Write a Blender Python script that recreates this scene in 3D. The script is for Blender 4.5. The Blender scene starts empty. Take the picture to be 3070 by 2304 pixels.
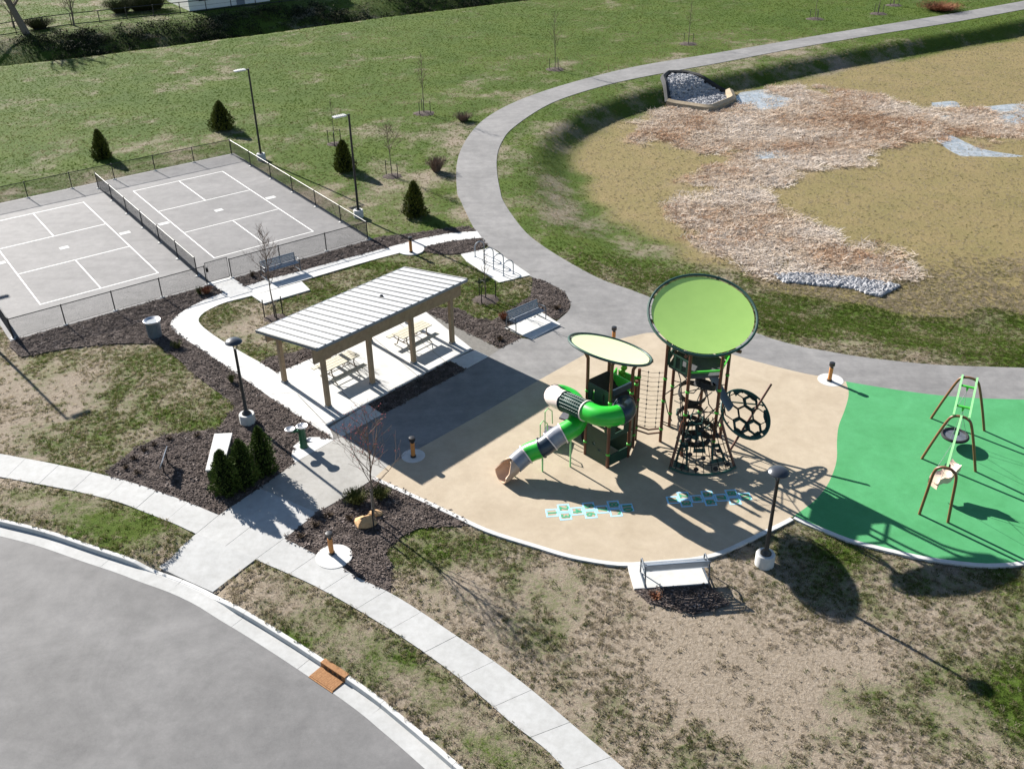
import bpy, bmesh, math, random
import numpy as np
from mathutils import Vector, Matrix
from mathutils.geometry import tessellate_polygon
random.seed(7); rng = np.random.default_rng(7)
scn = bpy.context.scene
COL = scn.collection
# ------------------------------------------------------------------ camera
W, H, FOC, PITCH, ROLL, CAMH = 3070, 2304, 2958.5, .5476, -.0138, 22.384
cf = np.array([0, math.cos(PITCH), -math.sin(PITCH)])
cu = np.array([0, math.sin(PITCH), math.cos(PITCH)])
cx_ = np.array([1, 0, 0.])
cx_, cu = math.cos(ROLL)*cx_+math.sin(ROLL)*cu, -math.sin(ROLL)*cx_+math.cos(ROLL)*cu
cam = bpy.data.cameras.new('camera'); camo = bpy.data.objects.new('camera', cam); COL.objects.link(camo)
cam.sensor_fit = 'HORIZONTAL'; cam.sensor_width = 36; cam.lens = 36*FOC/W
cam.clip_start = .5; cam.clip_end = 6000
camo.matrix_world = Matrix(((cx_[0], cu[0], -cf[0], 0), (cx_[1], cu[1], -cf[1], 0), (cx_[2], cu[2], -cf[2], CAMH), (0, 0, 0, 1)))
scn.camera = camo
# ------------------------------------------------------------------ world, sun, exposure
SAZ, SEL = math.radians(-47.3), math.radians(27.2)      # direction in which shadows fall, sun height
world = bpy.data.worlds.new('World'); scn.world = world; world.use_nodes = True
nt = world.node_tree
sky = nt.nodes.new('ShaderNodeTexSky'); sky.sky_type = 'NISHITA'; sky.sun_disc = False
sky.sun_elevation = SEL
sdir = Vector((-math.cos(SAZ)*math.cos(SEL), -math.sin(SAZ)*math.cos(SEL), math.sin(SEL)))   # towards the sun
sky.sun_rotation = math.atan2(sdir.x, sdir.y)
sky.air_density = 1.0; sky.dust_density = .3; sky.ozone_density = 1.6
nt.links.new(sky.outputs[0], nt.nodes['Background'].inputs[0]); nt.nodes['Background'].inputs[1].default_value = .05
sun = bpy.data.lights.new('sun', 'SUN'); sun.energy = 5.0; sun.angle = math.radians(.53); sun.color = (1, .955, .89)
suno = bpy.data.objects.new('sun', sun); COL.objects.link(suno)
suno.rotation_euler = sdir.to_track_quat('Z', 'Y').to_euler(); suno.location = (-40, 40, 60)
vs = scn.view_settings; vs.view_transform = 'Standard'; vs.look = 'None'; vs.gamma = 1; vs.use_curve_mapping = False
vs.exposure = 1.5
# ------------------------------------------------------------------ pixel to place (pixels of a 2212 px wide view)
KV = 3070/2212
def P(a, b, z=0.):
    d = cf+cx_*(a*KV-W/2)/FOC+cu*(H/2-b*KV)/FOC
    t = (z-CAMH)/d[2]
    return np.array([d[0]*t, d[1]*t, z])
def PP(lst, z=0.): return np.array([P(a, b, z)[:2] for a, b in lst])
# ------------------------------------------------------------------ mesh helpers
class MB:
    def __init__(s): s.v = []; s.f = []
    def add(s, vs, fs):
        o = len(s.v); s.v += [tuple(map(float, v)) for v in vs]; s.f += [tuple(i+o for i in f) for f in fs]
    def box(s, c, size, ax=None, bev=0):
        ax = ax if ax is not None else ((1,0,0),(0,1,0),(0,0,1))
        a, b, d = [np.array(q, float)*k/2 for q, k in zip(ax, size)]
        c = np.array(c, float)
        vs = [c+i*a+j*b+k*d for k in (-1,1) for j in (-1,1) for i in (-1,1)]
        s.add(vs, [(0,2,3,1),(4,5,7,6),(0,1,5,4),(2,6,7,3),(0,4,6,2),(1,3,7,5)])
    def bar(s, p, q, w, h, up=(0,0,1)):
        p = np.array(p, float); q = np.array(q, float); d = q-p; L = np.linalg.norm(d); d = d/L
        up = np.array(up, float); r = np.cross(d, up)
        if np.linalg.norm(r) < 1e-6: r = np.cross(d, (1,0,0))
        r /= np.linalg.norm(r); u = np.cross(r, d)
        s.box((p+q)/2, (L, w, h), (d, r, u))
    def tube(s, pts, r, n=8, closed=False, caps=True):
        pts = [np.array(p, float) for p in pts]; m = len(pts)
        rs = r if hasattr(r, '__len__') else [r]*m
        ref = None; rings = []
        for i in range(m):
            if closed: t = pts[(i+1) % m]-pts[i-1]
            else: t = pts[min(i+1, m-1)]-pts[max(i-1, 0)]
            t = t/(np.linalg.norm(t)+1e-12)
            if ref is None:
                ref = np.array([0,0,1.]) if abs(t[2]) < .9 else np.array([1.,0,0])
            ref = ref-t*(ref@t); ref = ref/(np.linalg.norm(ref)+1e-12); bb = np.cross(t, ref)
            rings.append([pts[i]+rs[i]*(math.cos(2*math.pi*k/n)*ref+math.sin(2*math.pi*k/n)*bb) for k in range(n)])
        vs = [v for rg in rings for v in rg]; fs = []
        for i in range(m if closed else m-1):
            j = (i+1) % m
            for k in range(n): fs.append((i*n+k, i*n+(k+1) % n, j*n+(k+1) % n, j*n+k))
        if caps and not closed:
            fs.append(tuple(range(n-1, -1, -1))); fs.append(tuple((m-1)*n+k for k in range(n)))
        s.add(vs, fs)
    def lathe(s, prof, c=(0,0,0), n=20):
        c = np.array(c, float); vs = []; fs = []
        for r, z in prof:
            for k in range(n): vs.append(c+(r*math.cos(2*math.pi*k/n), r*math.sin(2*math.pi*k/n), z))
        for i in range(len(prof)-1):
            for k in range(n): fs.append((i*n+k, i*n+(k+1) % n, (i+1)*n+(k+1) % n, (i+1)*n+k))
        fs.append(tuple(range(n-1, -1, -1))); fs.append(tuple((len(prof)-1)*n+k for k in range(n)))
        s.add(vs, fs)
    def prism(s, poly, z0, z1):
        poly = [tuple(p[:2]) for p in poly]
        ar = sum(poly[i-1][0]*poly[i][1]-poly[i][0]*poly[i-1][1] for i in range(len(poly)))
        if ar < 0: poly = poly[::-1]
        n = len(poly)
        tri = tessellate_polygon([[Vector((x, y, 0)) for x, y in poly]])
        vs = [(x, y, z1) for x, y in poly]+[(x, y, z0) for x, y in poly]; fs = []
        for t in tri:
            a, b, c = [Vector(poly[i]) for i in t]
            if (b-a).cross(c-a) < 0: t = (t[0], t[2], t[1])
            fs.append(tuple(t)); fs.append(tuple(n+i for i in reversed(t)))
        for i in range(n): j = (i+1) % n; fs.append((i, n+i, n+j, j))
        s.add(vs, fs)
    def ball(s, c, r, n=8, m=6, sq=(1,1,1), jit=0):
        vs = []; fs = []
        for i in range(m+1):
            th = math.pi*i/m
            for k in range(n):
                ph = 2*math.pi*k/n; rr = r*(1+random.uniform(-jit, jit))
                vs.append((c[0]+sq[0]*rr*math.sin(th)*math.cos(ph), c[1]+sq[1]*rr*math.sin(th)*math.sin(ph), c[2]+sq[2]*rr*math.cos(th)))
        for i in range(m):
            for k in range(n): fs.append((i*n+k, (i+1)*n+k, (i+1)*n+(k+1) % n, i*n+(k+1) % n))
        s.add(vs, fs)
    def build(s, name, mat, parent=None, smooth=False, local=False, bevel=0):
        me = bpy.data.meshes.new(name)
        v = np.array(s.v)
        if parent is not None and not local: v = v-np.array(root_loc(parent))
        me.from_pydata(v.tolist(), [], s.f)
        if smooth:
            me.polygons.foreach_set('use_smooth', [True]*len(me.polygons))
            try: me.set_sharp_from_angle(angle=math.radians(42))
            except Exception: pass
        me.update()
        o = bpy.data.objects.new(name, me); COL.objects.link(o)
        if mat is not None: me.materials.append(mat)
        if parent is not None: o.parent = parent
        if bevel:
            b = o.modifiers.new('bevel', 'BEVEL'); b.width = bevel; b.segments = 2; b.limit_method = 'ANGLE'
        return o
def root_loc(o):
    x = np.zeros(3)
    while o is not None: x = x+np.array(o.location); o = o.parent
    return x
def tag(o, label=None, cat=None, group=None, kind=None):
    if label: o['label'] = label
    if cat: o['category'] = cat
    if group: o['group'] = group
    if kind: o['kind'] = kind
    return o
def thing(name, label, cat, loc=(0,0,0), rz=0, group=None):
    o = bpy.data.objects.new(name, None); COL.objects.link(o); o.empty_display_size = .2
    o.location = tuple(float(q) for q in (loc if len(loc) == 3 else (*loc, 0))); o.rotation_euler = (0, 0, rz)
    return tag(o, label, cat, group)
def copy_tree(o, parent=None):
    c = o.copy(); COL.objects.link(c); c.parent = parent
    for ch in list(o.children): copy_tree(ch, c)
    return c
def spline(pts, n=8):
    p = [np.array(q, float) for q in pts]; p = [2*p[0]-p[1]]+p+[2*p[-1]-p[-2]]; out = []
    for i in range(1, len(p)-2):
        a, b, c, d = p[i-1:i+3]
        for k in range(n):
            t = k/n
            out.append(.5*((2*b)+(c-a)*t+(2*a-5*b+4*c-d)*t*t+(3*b-a-3*c+d)*t**3))
    out.append(p[-2]); return np.array(out)
def extend(c, a=0, b=0):
    c = np.array(c); out = [c]
    if a: out.insert(0, [c[0]+(c[0]-c[2])/np.linalg.norm(c[0]-c[2])*a])
    if b: out.append([c[-1]+(c[-1]-c[-3])/np.linalg.norm(c[-1]-c[-3])*b])
    return np.vstack(out)
def resample(c, step):
    c = np.array(c); d = np.r_[0, np.cumsum(np.linalg.norm(np.diff(c, axis=0), axis=1))]
    n = max(1, int(round(d[-1]/step))); t = np.linspace(0, d[-1], n+1)
    return np.stack([np.interp(t, d, c[:, i]) for i in range(c.shape[1])], 1)
def offs(c, w):
    c = np.array(c); t = np.gradient(c, axis=0); t /= np.linalg.norm(t, axis=1)[:, None]
    return c+np.stack([-t[:, 1], t[:, 0]], 1)*w
def inside(pts, poly):
    x, y = pts[:, 0], pts[:, 1]; r = np.zeros(len(x), bool); n = len(poly)
    for i in range(n):
        x1, y1 = poly[i-1]; x2, y2 = poly[i]
        if y1 == y2: continue
        r ^= ((y1 > y) != (y2 > y)) & (x < (x2-x1)*(y-y1)/(y2-y1)+x1)
    return r
def dist_line(pts, line):
    best = np.full(len(pts), 1e9)
    for a, b in zip(line[:-1], line[1:]):
        d = b-a; L = d@d
        t = np.clip(((pts-a)@d)/max(L, 1e-9), 0, 1)
        best = np.minimum(best, np.linalg.norm(pts-(a+t[:, None]*d), axis=1))
    return best
def lerp(a, b, t): return a+(b-a)*t
def sst(x): x = np.clip(x, 0, 1); return x*x*(3-2*x)
_tab = np.random.default_rng(3).random((256, 256))
def vn(x, y, s, seed=0):
    x = x*s+seed*17.3; y = y*s+seed*31.7
    i = np.floor(x).astype(int); j = np.floor(y).astype(int); u = sst(x-i); v = sst(y-j)
    g = lambda a, b: _tab[a % 256, b % 256]
    return (g(i, j)*(1-u)+g(i+1, j)*u)*(1-v)+(g(i, j+1)*(1-u)+g(i+1, j+1)*u)*v
# ------------------------------------------------------------------ materials
def newmat(name):
    m = bpy.data.materials.new(name); m.use_nodes = True
    return m, m.node_tree, m.node_tree.nodes['Principled BSDF']
def ramp(nt, fac, stops):
    r = nt.nodes.new('ShaderNodeValToRGB'); nt.links.new(fac, r.inputs[0])
    e = r.color_ramp.elements
    while len(e) < len(stops): e.new(.5)
    for k, (p, c) in zip(e, stops):
        k.position = p; k.color = (*c, 1) if len(c) == 3 else c
    return r.outputs[0]
def noise(nt, scale, detail=4, rough=.6, vec=None, dist=0):
    n = nt.nodes.new('ShaderNodeTexNoise'); n.inputs['Scale'].default_value = scale
    n.inputs['Detail'].default_value = detail; n.inputs['Roughness'].default_value = rough; n.inputs['Distortion'].default_value = dist
    if vec is None:
        g = nt.nodes.new('ShaderNodeNewGeometry'); vec = g.outputs['Position']
    nt.links.new(vec, n.inputs['Vector']); return n.outputs[0]
def mix(nt, fac, a, b, mode='MIX'):
    m = nt.nodes.new('ShaderNodeMix'); m.data_type = 'RGBA'; m.blend_type = mode
    for sock, val in ((m.inputs[0], fac), (m.inputs[6], a), (m.inputs[7], b)):
        if isinstance(val, (int, float)): sock.default_value = val
        elif isinstance(val, tuple): sock.default_value = (*val, 1)
        else: nt.links.new(val, sock)
    return m.outputs[2]
def mth(nt, op, a, b=None, clamp=False):
    m = nt.nodes.new('ShaderNodeMath'); m.operation = op; m.use_clamp = clamp
    for i, val in enumerate((a, b)):
        if val is None: continue
        if isinstance(val, (int, float)): m.inputs[i].default_value = val
        else: nt.links.new(val, m.inputs[i])
    return m.outputs[0]
def bump(nt, bs, h, strength=.4, dist=.02):
    b = nt.nodes.new('ShaderNodeBump'); b.inputs['Strength'].default_value = strength; b.inputs['Distance'].default_value = dist
    nt.links.new(h, b.inputs['Height']); nt.links.new(b.outputs[0], bs.inputs['Normal'])
def attr(nt, name, typ='GEOMETRY'):
    a = nt.nodes.new('ShaderNodeAttribute'); a.attribute_name = name; a.attribute_type = typ
    return a.outputs['Fac']
def M(name, c1, c2=None, scale=3., rough=.8, spec=.3, metal=0, b=0, bs=60., bd=.01, fine=0, lo=.3, hi=.7):
    m, nt, bsdf = newmat(name)
    c2 = c2 or c1
    col = ramp(nt, noise(nt, scale, 6, .62), [(lo, c1), (hi, c2)])
    if fine:
        f = ramp(nt, noise(nt, bs, 2, .7), [(.3, (1-fine,)*3), (.7, (1+fine,)*3)]); col = mix(nt, 1., col, f, 'MULTIPLY')
    nt.links.new(col, bsdf.inputs['Base Color'])
    bsdf.inputs['Roughness'].default_value = rough; bsdf.inputs['Specular IOR Level'].default_value = spec
    bsdf.inputs['Metallic'].default_value = metal
    if b: bump(nt, bsdf, noise(nt, bs, 4, .65), b, bd)
    return m
def concrete_mat(name, c1, c2):
    m, nt, bs = newmat(name)
    big = noise(nt, .55, 6, .65, dist=.6); mid = noise(nt, 4, 5, .7); fine = noise(nt, 70, 3, .7)
    col = ramp(nt, big, [(.28, c1), (.72, c2)])
    col = mix(nt, .55, col, ramp(nt, mid, [(.3, (.80, .79, .77)), (.62, (1.08, 1.08, 1.08))]), 'MULTIPLY')
    col = mix(nt, .5, col, ramp(nt, fine, [(.3, (.86, .86, .85)), (.7, (1.1, 1.1, 1.1))]), 'MULTIPLY')
    nt.links.new(col, bs.inputs['Base Color']); bs.inputs['Roughness'].default_value = .82; bs.inputs['Specular IOR Level'].default_value = .25
    bump(nt, bs, fine, .25, .004); return m
def asphalt_mat(name, c1, c2, streak=0., crack=0.):
    m, nt, bs = newmat(name)
    g = nt.nodes.new('ShaderNodeNewGeometry').outputs['Position']
    big = noise(nt, .28, 7, .68, dist=.8); mid = noise(nt, 1.8, 6, .7); fine = noise(nt, 45, 4, .8)
    col = ramp(nt, big, [(.3, c1), (.7, c2)])
    col = mix(nt, .7, col, ramp(nt, mid, [(.3, (.74, .74, .745)), (.65, (1.14, 1.13, 1.12))]), 'MULTIPLY')
    col = mix(nt, .6, col, ramp(nt, fine, [(.3, (.78, .78, .78)), (.7, (1.18, 1.18, 1.18))]), 'MULTIPLY')
    if streak:
        mp = nt.nodes.new('ShaderNodeMapping'); mp.inputs['Rotation'].default_value = (0, 0, math.radians(-38 if 'street' in name else 38)); mp.inputs['Scale'].default_value = (.14, 1.4, 1)
        nt.links.new(g, mp.inputs[0])
        st = noise(nt, 1.1, 4, .6, mp.outputs[0])
        col = mix(nt, streak, col, ramp(nt, st, [(.36, (.70, .70, .71)), (.52, (1.02, 1.02, 1.02))]), 'MULTIPLY')
    nt.links.new(col, bs.inputs['Base Color']); bs.inputs['Roughness'].default_value = .78; bs.inputs['Specular IOR Level'].default_value = .3
    bump(nt, bs, fine, .35, .006); return m
def rubber_mat(name, c1, c2):
    m, nt, bs = newmat(name)
    col = ramp(nt, noise(nt, .7, 5, .6, dist=.5), [(.3, c1), (.7, c2)])
    col = mix(nt, .55, col, ramp(nt, noise(nt, 3.1, 6, .75), [(.3, (.86, .85, .84)), (.66, (1.08, 1.08, 1.07))]), 'MULTIPLY')
    col = mix(nt, .7, col, ramp(nt, noise(nt, 75, 2, .8), [(.3, (.72, .72, .72)), (.7, (1.2, 1.2, 1.2))]), 'MULTIPLY')
    nt.links.new(col, bs.inputs['Base Color']); bs.inputs['Roughness'].default_value = .85; bs.inputs['Specular IOR Level'].default_value = .22
    bump(nt, bs, noise(nt, 75, 2, .8), .3, .004); return m
TAN1, TAN2, TAN3 = (.255, .21, .16), (.14, .11, .075), (.37, .315, .255)
GR1, GR2 = (.045, .078, .010), (.078, .115, .018)
def ground_mat():
    m, nt, bs = newmat('lawn_soil')
    ga = attr(nt, 'green'); ba = attr(nt, 'basin'); ra = attr(nt, 'reed')
    n2 = noise(nt, 1.7, 6, .7); n3 = noise(nt, 9, 5, .75); n4 = noise(nt, 34, 3, .75)
    k = mth(nt, 'ADD', ga, mth(nt, 'MULTIPLY', mth(nt, 'SUBTRACT', n2, .5), .8))
    k = mth(nt, 'ADD', k, mth(nt, 'MULTIPLY', mth(nt, 'SUBTRACT', n3, .5), 1.0))
    k = mth(nt, 'ADD', k, mth(nt, 'MULTIPLY', mth(nt, 'SUBTRACT', noise(nt, .12, 4, .6, dist=.5), .5), .5))
    k = ramp(nt, k, [(.34, (0, 0, 0)), (.72, (1, 1, 1))])
    tan = ramp(nt, n3, [(.25, TAN2), (.5, TAN1), (.75, TAN3)])
    gre = ramp(nt, n4, [(.3, GR1), (.7, GR2)]); gre = mix(nt, .8, gre, ramp(nt, noise(nt, .22, 6, .65, dist=.8), [(.3, (.72, .80, .75)), (.5, (1., 1., 1.)), (.72, (1.25, 1.10, 1.0))]), 'MULTIPLY')
    col = mix(nt, k, tan, gre)
    bt = ramp(nt, n3, [(.25, (.135, .105, .045)), (.5, (.215, .172, .085)), (.8, (.32, .27, .15))])
    bt = mix(nt, .5, bt, ramp(nt, noise(nt, .35, 6, .7), [(.35, (.78, .86, .62)), (.65, (1.12, 1.05, 1.0))]), 'MULTIPLY')
    col = mix(nt, ba, col, bt)
    rd = ramp(nt, n4, [(.25, (.16, .11, .075)), (.5, (.33, .25, .18)), (.75, (.46, .38, .31))])
    col = mix(nt, ra, col, rd)
    col = mix(nt, .75, col, ramp(nt, n4, [(.28, (.5, .5, .5)), (.6, (1.12, 1.12, 1.12))]), 'MULTIPLY')
    nt.links.new(col, bs.inputs['Base Color']); bs.inputs['Roughness'].default_value = .95; bs.inputs['Specular IOR Level'].default_value = .1
    bump(nt, bs, mth(nt, 'ADD', n3, mth(nt, 'MULTIPLY', n4, .5)), .8, .06)
    return m
def tint_mat(name, stops, rough=.85, trans=0):
    m, nt, bs = newmat(name)
    t = attr(nt, 'tint', 'INSTANCER')
    col = ramp(nt, t, stops)
    nt.links.new(col, bs.inputs['Base Color']); bs.inputs['Roughness'].default_value = rough; bs.inputs['Specular IOR Level'].default_value = .15
    if trans:
        tr = nt.nodes.new('ShaderNodeBsdfTranslucent'); nt.links.new(col, tr.inputs[0]); mx = nt.nodes.new('ShaderNodeMixShader'); mx.inputs[0].default_value = trans
        nt.links.new(bs.outputs[0], mx.inputs[1]); nt.links.new(tr.outputs[0], mx.inputs[2]); nt.links.new(mx.outputs[0], nt.nodes['Material Output'].inputs[0])
    return m
def fabric_mat(name, c, tr):
    m, nt, bs = newmat(name)
    col = mix(nt, .35, c, ramp(nt, noise(nt, 2.2, 4, .6), [(.3, (.86, .9, .84)), (.7, (1.06, 1.05, 1.05))]), 'MULTIPLY')
    nt.links.new(col, bs.inputs['Base Color'])
    bs.inputs['Roughness'].default_value = .42; bs.inputs['Specular IOR Level'].default_value = .45
    t = nt.nodes.new('ShaderNodeBsdfTranslucent'); nt.links.new(col, t.inputs[0])
    mx = nt.nodes.new('ShaderNodeMixShader'); mx.inputs[0].default_value = tr
    nt.links.new(bs.outputs[0], mx.inputs[1]); nt.links.new(t.outputs[0], mx.inputs[2])
    nt.links.new(mx.outputs[0], nt.nodes['Material Output'].inputs[0]); return m
mGround = ground_mat()
mConc = concrete_mat('concrete', (.325, .325, .318), (.40, .40, .393))
mConcW = concrete_mat('bright_concrete', (.44, .438, .425), (.53, .525, .51))
mConcP = concrete_mat('worn_path_concrete', (.25, .242, .225), (.325, .315, .295))
mJoint = M('joint_filler', (.13, .125, .115), (.19, .18, .165), 8, .95, .1)
mAsph = asphalt_mat('street_asphalt', (.100, .098, .098), (.158, .155, .154), .15)
mTrail = asphalt_mat('trail_asphalt', (.150, .146, .143), (.218, .212, .207), .35)
mCourt = asphalt_mat('court_asphalt', (.125, .122, .122), (.178, .173, .172), .3)
mTan = rubber_mat('tan_rubber', (.335, .275, .20), (.40, .335, .252))
mGreenR = rubber_mat('green_rubber', (.050, .235, .085), (.068, .285, .115))
mLine = M('court_paint', (.62, .61, .58), (.74, .73, .70), 6, .6)
mMulch = M('mulch', (.055, .042, .037), (.125, .103, .092), 9, .95, .1, b=.9, bs=28, bd=.05, fine=.5)
mWhite = M('white_paint', (.62, .62, .60), (.70, .70, .68), 2, .5)
mBlack = M('black_metal', (.010, .010, .012), (.016, .016, .018), 4, .42, .5)
mFence = M('black_vinyl_wire', (.012, .013, .015), (.02, .021, .024), 6, .5, .4)
mSteel = M('galvanised_steel', (.42, .43, .45), (.52, .53, .55), 6, .38, .5, .75)
mBench = M('blue_grey_steel', (.17, .20, .24), (.22, .255, .30), 5, .45, .5)
mBenchF = M('dark_bench_frame', (.055, .07, .09), (.08, .10, .125), 5, .45, .5)
mSeam = M('grey_roof_rib', (.135, .135, .13), (.18, .18, .175), 2, .6, .3)
mRoof = M('white_roof_sheet', (.36, .37, .39), (.43, .44, .46), 1.2, .5, .4)
mRoofEdge = M('grey_roof_trim', (.14, .16, .19), (.18, .20, .23), 3, .45)
mWood = M('tan_timber', (.235, .165, .105), (.32, .235, .155), 5, .75, .2, b=.2, bs=18)
mBoard = M('cream_table_board', (.42, .385, .30), (.52, .48, .39), 5, .6)
mTableTube = M('tan_table_tube', (.15, .115, .08), (.2, .155, .11), 5, .5)
mCan = M('blue_grey_can', (.10, .125, .15), (.15, .18, .205), 4, .45, .5)
mBoll = M('orange_bollard', (.42, .17, .045), (.52, .23, .07), 9, .6, .3)
mFount = M('dark_green_enamel', (.008, .075, .03), (.012, .095, .04), 4, .35, .5)
mBrick = M('dark_stone', (.05, .042, .042), (.085, .072, .068), 12, .9, .2, b=.5, bs=30)
mRust = M('rusty_iron', (.20, .095, .04), (.33, .175, .08), 16, .85, .2, b=.3, bs=60)
mBrown = M('brown_post', (.085, .028, .013), (.115, .042, .02), 5, .42, .5)
mBrownS = M('brown_swing_post', (.15, .065, .028), (.19, .085, .038), 5, .42, .5)
mLime = M('lime_plastic', (.05, .40, .035), (.07, .47, .045), 3, .38, .5)
mGreenT = M('green_slide_plastic', (.012, .36, .022), (.02, .42, .032), 2.5, .33, .5)
mPale = M('pale_lime_metal', (.22, .52, .20), (.28, .58, .25), 4, .4, .5)
mTeal = M('dark_teal_mesh', (.010, .06, .045), (.02, .085, .065), 8, .5, .4)
mDkGreen = M('dark_green_panel', (.008, .035, .022), (.014, .05, .03), 6, .5, .4)
mNavy = M('navy_plastic', (.010, .022, .038), (.018, .034, .052), 3, .35, .5)
mSlGrey = M('grey_clear_plastic', (.16, .17, .20), (.24, .25, .28), 2, .25, .5)
mSlTan = M('tan_slide_plastic', (.45, .30, .20), (.54, .38, .27), 3, .4, .5)
mCream = M('cream_slide_plastic', (.66, .55, .50), (.74, .64, .58), 3, .4, .5)
mDeck = M('grey_deck', (.055, .055, .06), (.085, .085, .095), 5, .6, .3)
mRope = M('dark_rope', (.010, .014, .012), (.02, .026, .022), 10, .8, .2)
mRubber = M('black_rubber', (.012, .012, .013), (.022, .022, .024), 8, .65, .3)
mBigFab = fabric_mat('lime_fabric', (.42, .66, .175), .20)
mSmFab = fabric_mat('glare_lime_fabric', (.66, .76, .44), .10)  # paler than the other canopy: sun glare put into the colour
mSwingSeat = M('tan_moulded_seat', (.52, .37, .29), (.60, .45, .36), 4, .42, .5)
mBark = M('grey_bark', (.12, .095, .075), (.20, .165, .13), 14, .9, .1)
mTwig = M('brown_twigs', (.13, .09, .07), (.20, .145, .115), 12, .9, .1)
mBud = M('red_buds', (.28, .05, .06), (.36, .08, .08), 12, .8)
mEver = M('evergreen_leaf', (.020, .040, .007), (.17, .17, .024), 9, .8, .2)  # bright yellow-green end puts sunlit leaf sides into the colour
mArb = M('arborvitae_leaf', (.016, .040, .007), (.12, .165, .028), 9, .8, .2)  # lighter end of the mix stands in for sunlit foliage
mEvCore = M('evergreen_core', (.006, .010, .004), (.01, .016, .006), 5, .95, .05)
mBoulder = M('orange_boulder', (.36, .22, .11), (.50, .33, .18), 6, .9, .2, b=.6, bs=12, bd=.04)
mStone = M('pale_riprap', (.19, .19, .20), (.42, .42, .43), 3.2, .9, .2)
mGeo = M('black_liner', (.012, .013, .015), (.03, .03, .032), 5, .8)
mSilt = M('beige_silt', (.25, .20, .14), (.34, .28, .2), 4, .95, .1, b=.5, bs=12)
mHopW = M('hopscotch_pale_paint', (.26, .52, .72), (.34, .60, .78), 6, .7)
mHopG = M('hopscotch_green_paint', (.035, .26, .13), (.05, .31, .16), 6, .7)
mSide = M('white_siding', (.62, .62, .60), (.68, .68, .66), 3, .6)
mShing = M('grey_shingles', (.09, .09, .095), (.13, .13, .135), 6, .9)
mGlass = M('dark_window_glass', (.02, .03, .04), (.03, .04, .05), 3, .08, .5)
mDryShrub = M('dormant_plant', (.05, .035, .022), (.10, .07, .045), 15, .9, .1)
mRedShrub = M('russet_plant', (.17, .07, .04), (.24, .11, .06), 15, .9, .1)
mOlive = M('olive_plant', (.05, .06, .018), (.10, .105, .035), 15, .9, .1)
mBrush = M('ditch_bramble', (.018, .028, .010), (.075, .075, .032), 3.5, .95, .1)
mw, ntw, bw = newmat('pool_water')
ntw.links.new(ramp(ntw, noise(ntw, 2.2, 5, .6), [(.35, (.36, .37, .37)), (.65, (.20, .22, .23))]), bw.inputs['Base Color'])  # pale tones put the sky's reflection into the water colour
bw.inputs['Roughness'].default_value = .12; bw.inputs['Specular IOR Level'].default_value = .6
bump(ntw, bw, noise(ntw, 9, 3, .6), .12, .02); mWater = mw
# ------------------------------------------------------------------ traced outlines (view pixels)
trail_out = [(2212,2.5),(2072,27.5),(1935,50),(1810,70),(1660,96),(1532,117.6),(1382,142.6),(1282,166),(1181.8,195),(1106.8,223.5),(1053.8,252.7),(1021,282.7),(996,322.7),(986,362.8),(987.5,415),(994.5,432),(1005.8,457),(1020.8,487.3),(1038,513.6),(1055,532),(1080,546),(1113,577),(1148,598.7),(1188.4,613.7),(1218.4,632.4),(1231,652.5),(1229.7,670),(1211,688)]
trail_in = [(2212,21),(2060,48.7),(1910,72.5),(1760,97.5),(1660,116),(1557,136),(1444.5,156.4),(1332,179),(1231.8,207.7),(1169,235),(1106.8,278),(1083.8,307.7),(1073.8,337.8),(1073.8,375),(1081,415),(1085.8,432.3),(1105.9,464.8),(1138.4,504.9),(1181,537.4),(1238.5,572.4),(1301,605),(1363.6,627),(1420,649),(1500,680),(1570,703),(1636,721),(1669.7,732.9),(1729,748.7),(1774,757),(1853,770.4),(1952,782.3),(2051,790),(2212,795)]
trail_low = [(838,1007),(914.7,965),(1057.8,885),(1161.6,824),(1260.6,768.5),(1300,748),(1337.8,734),(1371.5,726),(1406,720),(1450,727),(1520,745),(1584.5,767.5),(1650,786.3),(1729,806),(1771,814),(1827,825.5),(1912.5,839.7),(2011.6,853.5),(2110.6,861.5),(2212,864.4)]
tan_low = [(811,1032),(904.7,1074),(979.8,1109),(1057.8,1145.4),(1155.9,1176.3),(1231,1198.8),(1306,1212.6),(1356,1216.4),(1431,1212.6),(1506,1203.9),(1556,1191.3),(1606,1168.8),(1650,1147),(1680,1133),(1706,1119)]
green_low = [(1718,1116.5),(1745,1129),(1774,1140.7),(1833,1164.5),(1892.7,1180),(1952,1194),(2011.6,1206),(2071,1214),(2130,1219),(2190,1216.5),(2212,1213)]
tan_green = [(1827,825.5),(1833,851.6),(1825,885),(1811.5,921),(1807.6,954.6),(1807.6,988),(1801.6,1016),(1785,1052),(1758,1084),(1712,1117.5)]
tO = extend(spline(PP(trail_out), 5), 90, 0); tI = extend(spline(PP(trail_in), 5), 90, 40)
tL = extend(spline(PP(trail_low), 4), 0, 40)
trail_poly = np.vstack([tO, PP([(1151,735),(1126,731),(1081,753.8),(1056,771),(1005,799),(827,896),(739,944.5)]), tL, tI[::-1]])
gL = extend(spline(PP(green_low), 4), 0, 25); tnL = spline(PP(tan_low), 4); tgB = spline(PP(tan_green), 4)
iB = int(np.argmin(np.linalg.norm(tL-P(1827, 825.5)[:2], axis=1)))
tan_poly = np.vstack([tL[:iB], tgB, tnL[::-1]])
green_poly = np.vstack([tL[iB:], gL[::-1], tgB[::-1]])
side_far_a = [(0,980.7),(125,1004.5),(250,1033),(350,1064.5),(425,1093.3),(473,1113.3)]
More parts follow.
